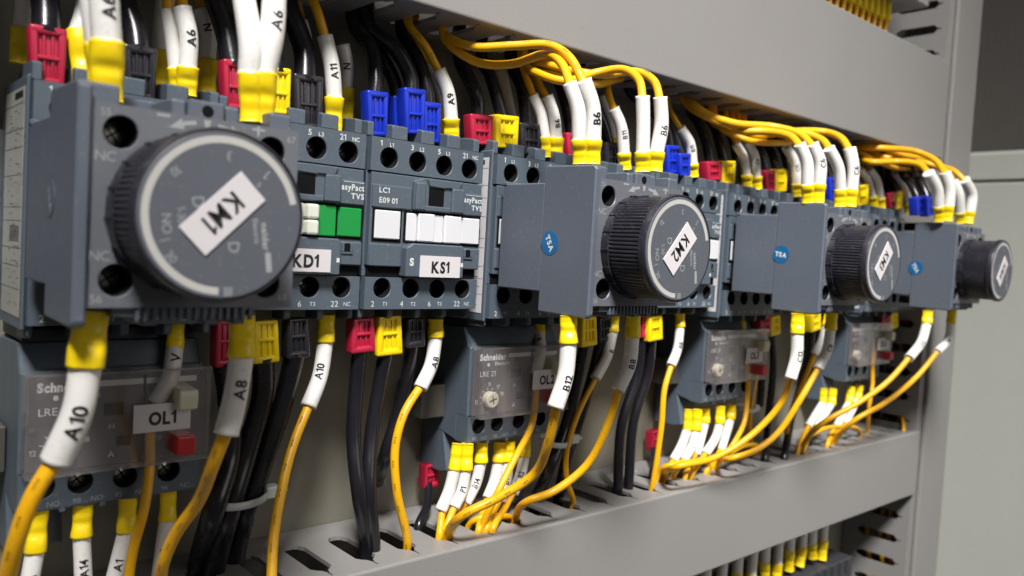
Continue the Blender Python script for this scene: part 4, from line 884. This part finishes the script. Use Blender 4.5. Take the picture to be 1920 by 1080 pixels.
wire('thin wire running down behind the farthest relay label', None, None, [(1640, 610, 14), (1640, 650, 5.2), (1636, 690, 4.9), (1636, 720, 4), (1630, 760, 3), (1625, 812, None, -134)], group=G2, rw=1.2, end='down')
wire('thin wire hanging right of the OL3 relay', None, None, [(1425, 670, 16), (1412, 740, 14), (1406, 790, 12), (1409, 850, None, -134)], group=G2, rw=1.1, end='down')
wire('thin wire hanging right of the farthest relay', None, None, [(1690, 640, 12), (1684, 700, 12), (1686, 750, 12), (1694, 808, None, -134)], group=G2, rw=1.1, end='down')
# small red and yellow power boots below KM3 and the farthest contactor
power('red boot above the right end of the OL3 relay', 'rboot', (1417, 1438, 625, 592), 8, [(1430, 680, 14), (1425, 760, 18)], rc=2.0, group=GQ)
power('yellow boot above the right end of the OL3 relay', 'ysl', (1438, 1456, 628, 592), 8, [(1450, 690, 14), (1440, 790, 18), (1435, 860, None, -134)], rc=2.0, end='down', group=GQ)
power('red boot above the farthest relay', 'rboot', (1647, 1662, 615, 588), 8, [(1655, 680, 18)], rc=2.0, group=GQ)
power('yellow boot above the farthest relay', 'ysl', (1663, 1677, 616, 588), 8, [(1668, 690, 16), (1662, 780, 20)], rc=2.0, group=GQ)
power('dim red boot left of the last bright sleeve', 'rboot', (1698, 1712, 606, 584), 10, [(1702, 680, 18), (1690, 790, 22)], rc=2.0, group=GQ)
power('dim yellow boot left of the last bright sleeve', 'ysl', (1713, 1726, 608, 584), 10, [(1716, 680, 18), (1710, 790, 22)], rc=2.0, group=GQ)
wire('small yellow boot under the KM3 contactor above OL3', [(1391, 590, 12), (1390, 615, 12)], None, None, group=G2, rb=2.2)
# --- wires under the relays
def drop(label, b0, b1, s1, w, y=11, mark=None, rs=2.2, rb=2.6, mid=None, rw=1.3):
    sl = [b1+(y,)]+([mid+(y,)] if mid else [])+[s1+(y-1,)]
    wire(label, [b0+(y,), b1+(y,)], sl, [s1+(y-1,)]+[p+(y-3,) for p in w[:-1]]+[(w[-1][0], w[-1][1], None, -133)] if w else None, mark, group='wires under the overload relays', at=.5, ms=2.1, up=False, phase=.1, rs=rs, rb=rb, rw=rw, end='down' if w else None, clamp=.7)
drop('leftmost yellow boot and sleeve under the OL1 relay', (72, 955), (66, 1034), (48, 1130), None, mark='A')
drop('white sleeve marked A14 under the OL1 relay', (156, 945), (153, 1005), (158, 1120), None, mark='A14', y=11)
drop('dim sleeve between the A14 sleeve and the last one under the OL1 relay', (240, 932), (237, 996), (205, 1120), None, mark='A1', y=13)
drop('rightmost narrow sleeve under the OL1 relay', (316, 915), (314, 974), (296, 1100), None, mark='O2', y=13, rb=2.4)
drop('left sleeve of the front pair under the OL2 relay', (858, 832), (852, 880), (826, 958), [(826, 985), (824, 1003)], y=9, rb=2.3, mid=(842, 920))
drop('right sleeve of the front pair under the OL2 relay', (876, 832), (873, 880), (850, 952), [(840, 980), (832, 1000)], y=8, mark='P1', mid=(866, 920))
drop('sleeve marked B14 under the OL2 relay', (903, 828), (902, 866), (872, 944), [(852, 975), (843, 1000)], y=12, mark='B14', mid=(892, 905))
drop('dim sleeve behind the crossing yellow wires under the OL2 relay', (937, 828), (935, 865), (914, 935), [(905, 960), (898, 992)], y=14, mid=(926, 905))
drop('sleeve marked B1 under the OL2 relay', (955, 826), (953, 864), (938, 940), [(925, 960), (912, 990)], y=12, mark='B1', mid=(948, 905))
drop('sleeve marked B2 at the right end under the OL2 relay', (985, 822), (983, 854), (962, 925), [(945, 955), (925, 990)], y=12, mark='B2', mid=(976, 890))
drop('left sleeve of the front pair under the OL3 relay', (1291, 768), (1289, 806), (1262, 864), [(1250, 885), (1245, 895)], y=9, rb=2.2, mid=(1278, 835))
drop('right sleeve of the front pair under the OL3 relay', (1308, 768), (1306, 806), (1281, 864), [(1270, 880), (1262, 893)], y=8, mark='C1', mid=(1298, 835))
drop('dim sleeve behind the front pair under the OL3 relay', (1322, 765), (1322, 792), (1306, 852), [(1290, 878), (1285, 892)], y=14)
drop('white sleeve in the middle under the OL3 relay', (1351, 762), (1350, 793), (1322, 852), [(1305, 878), (1298, 888)], y=10, mark='C1', mid=(1342, 820))
drop('rightmost dim sleeve under the OL3 relay', (1372, 758), (1370, 785), (1352, 845), [(1335, 870), (1325, 882)], y=13)
drop('left sleeve of the pair under the farthest relay', (1545, 728), (1543, 757), (1515, 800), [(1505, 820), (1497, 845)], y=9, rb=2.3)
drop('right sleeve of the pair under the farthest relay', (1562, 728), (1559, 758), (1530, 802), [(1515, 822), (1507, 843)], y=8)
drop('white sleeve behind the long crossing wire under the farthest relay', (1597, 724), (1592, 755), (1568, 800), [(1558, 815), (1552, 832)], y=12)
drop('dim boot at the right end under the farthest relay', (1612, 722), (1608, 748), (1585, 795), [(1570, 812), (1562, 828)], y=13)
# loose red ended cable under the OL2 side
power('red boot with two thin black wires under the left jaw of OL2', 'rboot', (790, 818, 912, 868), 31, [(800, 950, 22), (785, 985, 16)], rc=1.6, end='down', group=GQ)
power('red boot under the left jaw of OL3', 'rboot', (1216, 1232, 842, 806), 32, [(1226, 870, 22), (1222, 890, 18)], rc=1.4, end='down', group=GQ)

# loops that lie behind the marked wires
def loop(label, pts, grp, rw=1.5, ends='up'):
    K = [pt(p) for p in pts]; base = K[0]
    zz = 60 if ends == 'up' else -148
    K = [Vector((K[0].x, K[0].y+3, zz))]+K+[Vector((K[-1].x, K[-1].y+2, zz))]
    t = thing('control_wire', label, 'control wire', base, grp)
    wp, L = spline(K, 1.2); bm = bmesh.new(); tube(bm, wp, rw, n=12); bmesh.ops.translate(bm, vec=-base, verts=bm.verts); finish('insulation', bm, 'ywire', t)
loop('yellow loop behind the KM2 timer sleeves just below the upper duct', [(985, 122, 12), (1040, 142, 2), (1110, 158, 0), (1150, 150, 6), (1168, 138, 14)], G1)
loop('lower yellow loop running behind the KM3 timer sleeves', [(1345, 232, 12), (1400, 262, 0), (1455, 268, -4), (1500, 262, 6), (1512, 252, 14)], G1)
loop('topmost thin yellow loop hugging the duct left of KM3', [(1280, 186, 14), (1330, 222, 2), (1400, 242, -6), (1470, 243, -8), (1520, 250, 6), (1530, 244, 14)], G1)
loop('yellow loop drooping between the KM3 timer and the farthest timer', [(1590, 268, 14), (1620, 290, 2), (1670, 312, -2), (1715, 316, 4), (1722, 306, 14)], G1)
loop('second droop of yellow wire just left of the farthest sleeves', [(1612, 276, 14), (1650, 296, 0), (1700, 300, -4), (1745, 318, 2), (1752, 310, 14)], G1)
loop('yellow wire sagging behind the pair under the OL3 relay', [(1236, 884, 8), (1258, 872, 2), (1300, 866, 2), (1328, 868, 6)], G2, 1.3, 'down')
loop('yellow wire arching low under the OL2 relay behind the front pair', [(880, 985, 10), (900, 972, 6), (935, 968, 6), (958, 976, 10)], G2, 1.3, 'down')
loop('yellow wire curving low beneath the farthest relay', [(1508, 830, 6), (1535, 808, 4), (1580, 800, 4), (1612, 812, 8)], G2, 1.2, 'down')
loop('second yellow wire sagging under the OL3 relay at its right', [(1338, 872, 8), (1368, 850, 4), (1400, 835, 6), (1425, 845, 12)], G2, 1.2, 'down')

# ------------------------------------------------------------------ cable ties
def tie(label, c, a, b, ang, head):
    t = thing('cable_tie', label, 'cable tie', c, 'cable ties')
    bm = bmesh.new(); n = 48; A = []; 
    for i in range(n):
        q = 2*math.pi*i/n; u, v = a*math.cos(q), b*math.sin(q)
        x = u; z = v*.18+u*math.tan(ang)
        A.append([bm.verts.new((x*k, v*k, z+dz)) for k, dz in ((1, -1.1), (1.05, -1.1), (1.05, 1.1), (1, 1.1))])
    for i in range(n):
        p, q = A[i], A[(i+1) % n]
        for k in range(4): bm.faces.new((p[k], q[k], q[(k+1) % 4], p[(k+1) % 4])).smooth = True
    finish('strap', bm, 'tie', t)
    bm = bmesh.new(); hx, hy, hz = head
    box(bm, (hx-2.2, hy-2.0, hz-1.8), (hx+2.0, hy+2.0, hz+1.8), .5, seg=2); box(bm, (hx+1.5, hy-.5, hz-.9), (hx+5.2, hy+.5, hz+.3), .2); finish('locking_head', bm, 'tie', t)
c = un(446, 930, y=10)
tie('white nylon tie around the three black cables at the lower left', c, 8.6, 6.0, .05, (9.4, -2, .6))
c = un(1042, 826, y=9)
tie('white nylon tie around the black cables right of the OL2 relay', c, 7.0, 5.2, -.05, (7.8, -2, .4))
c = un(1398, 765, y=16)
tie('small pale tie right of the OL3 relay', c, 5.0, 4.6, 0, (5.2, -2, 0))

# wires running inside the vertical duct, seen through its slots
for k, (wx, wy, lab) in enumerate(((421, 8, 'front yellow wire inside the vertical duct, seen through its lowest slots'), (424, 15, 'middle yellow wire inside the vertical duct behind the lower slots'), (422, 23, 'rear yellow wire inside the vertical duct behind the lower slots'))):
    base = Vector((wx, wy, -300)); t = thing('control_wire', lab, 'control wire', base, 'wires in the vertical duct')
    p, _ = spline([Vector((wx, wy, -300)), Vector((wx+2, wy-2+k, -240)), Vector((wx-1, wy+2, -205)), Vector((wx+4, wy+1-k, -170)), Vector((wx+12, wy, -120))], 3)
    bm = bmesh.new(); tube(bm, p, 1.7, 10); bmesh.ops.translate(bm, vec=-base, verts=bm.verts); finish('insulation', bm, 'ywire', t)

# ------------------------------------------------------------------ neighbouring rows, seen above and below the ducts
t = thing('terminal_block', 'row of pale terminals at the top edge of the picture', 'terminal block', (0, 0, 0))
bm = bmesh.new(); box(bm, (60, -10, 125.0), (369, 36, 190), .6)
finish('housing', bm, 'duct', t)
for k in range(11):
    x = 346-k*7.4
    a = Vector((x, 4, 128)); base = a
    w = thing('control_wire', 'yellow wire in the upper bay hanging below the terminals', 'control wire', a, 'yellow wires in the upper bay')
    bm = bmesh.new(); plug(bm, a, a+Vector((0, 0, -14)), 2.5, .8, k); bmesh.ops.translate(bm, vec=-a, verts=bm.verts); finish('terminal_boot', bm, 'ysl', w)
    bm = bmesh.new(); p, _ = spline([a+Vector((0, 0, -12)), a+Vector((-.5, 1, -26)), a+Vector((-2, 2, -48))], 2); tube(bm, p, 1.5, 10); bmesh.ops.translate(bm, vec=-a, verts=bm.verts); finish('insulation', bm, 'ywire', w)
t = thing('terminal_block', 'dark terminal row in the bay at the bottom edge', 'terminal block', (0, 0, 0))
bm = bmesh.new(); box(bm, (90, 2, -236), (352, 36, -206), .6)
for k in range(30): box(bm, (94+k*8.6, .6, -214), (95.2+k*8.6, 3, -206.4), .2)
finish('housing', bm, 'shade', t)
bm = bmesh.new()
for k in range(14): text(bm, str(13+k), (200+k*10.5, 1.9, -217.5), 2.0)
finish('printed_marking', bm, 'faint', t)
def low_pair(px, py, s, k):
    for j, dx in enumerate((-s*.42, s*.42)):
        A = un(px+dx, py, y=8); B = un(px+dx*1.5+4, py-44*s/22, y=8)
        A = Vector((A.x, 8, A.z-((k*5+j*4) % 3)*1.1)); up = ((B-A).normalized()+Vector((((k*3+j*5) % 5-2)*.06, .05*j, 0))).normalized()
        w = thing('control_wire', 'white sleeve with yellow boot in the lower bay', 'control wire', A, 'wires in the lower bay')
        bm = bmesh.new(); plug(bm, A, A+up*(9.5+(k*7+j*3)%4*.6), 3.0, .75, k+j); bmesh.ops.translate(bm, vec=-A, verts=bm.verts); finish('terminal_boot', bm, 'ysl', w)
        top = A+up*9
        bm = bmesh.new(); p, _ = spline([top-up*1.5, top+Vector((1.6, 1, 9)), top+Vector((3+j*1.2, 2, 22))], 1.5); tube(bm, p, 2.7, 14); bmesh.ops.translate(bm, vec=-A, verts=bm.verts); finish('marker_sleeve', bm, 'sleeve', w)
        bm = bmesh.new(); p, _ = spline([top+Vector((2.9, 2, 18)), top+Vector((4+((k*7+j) % 3)*2.0, 3, 26)), top+Vector((4, 5, 42))], 1.5); tube(bm, p, 1.3, 10); bmesh.ops.translate(bm, vec=-A, verts=bm.verts); finish('insulation', bm, 'ywire', w)
for k, (px, py, s) in enumerate(((1532, 1046, 20), (1489, 1062, 22), (1445, 1084, 24), (1392, 1108, 27), (1335, 1135, 30), (1270, 1165, 33))): low_pair(px, py, s, k)
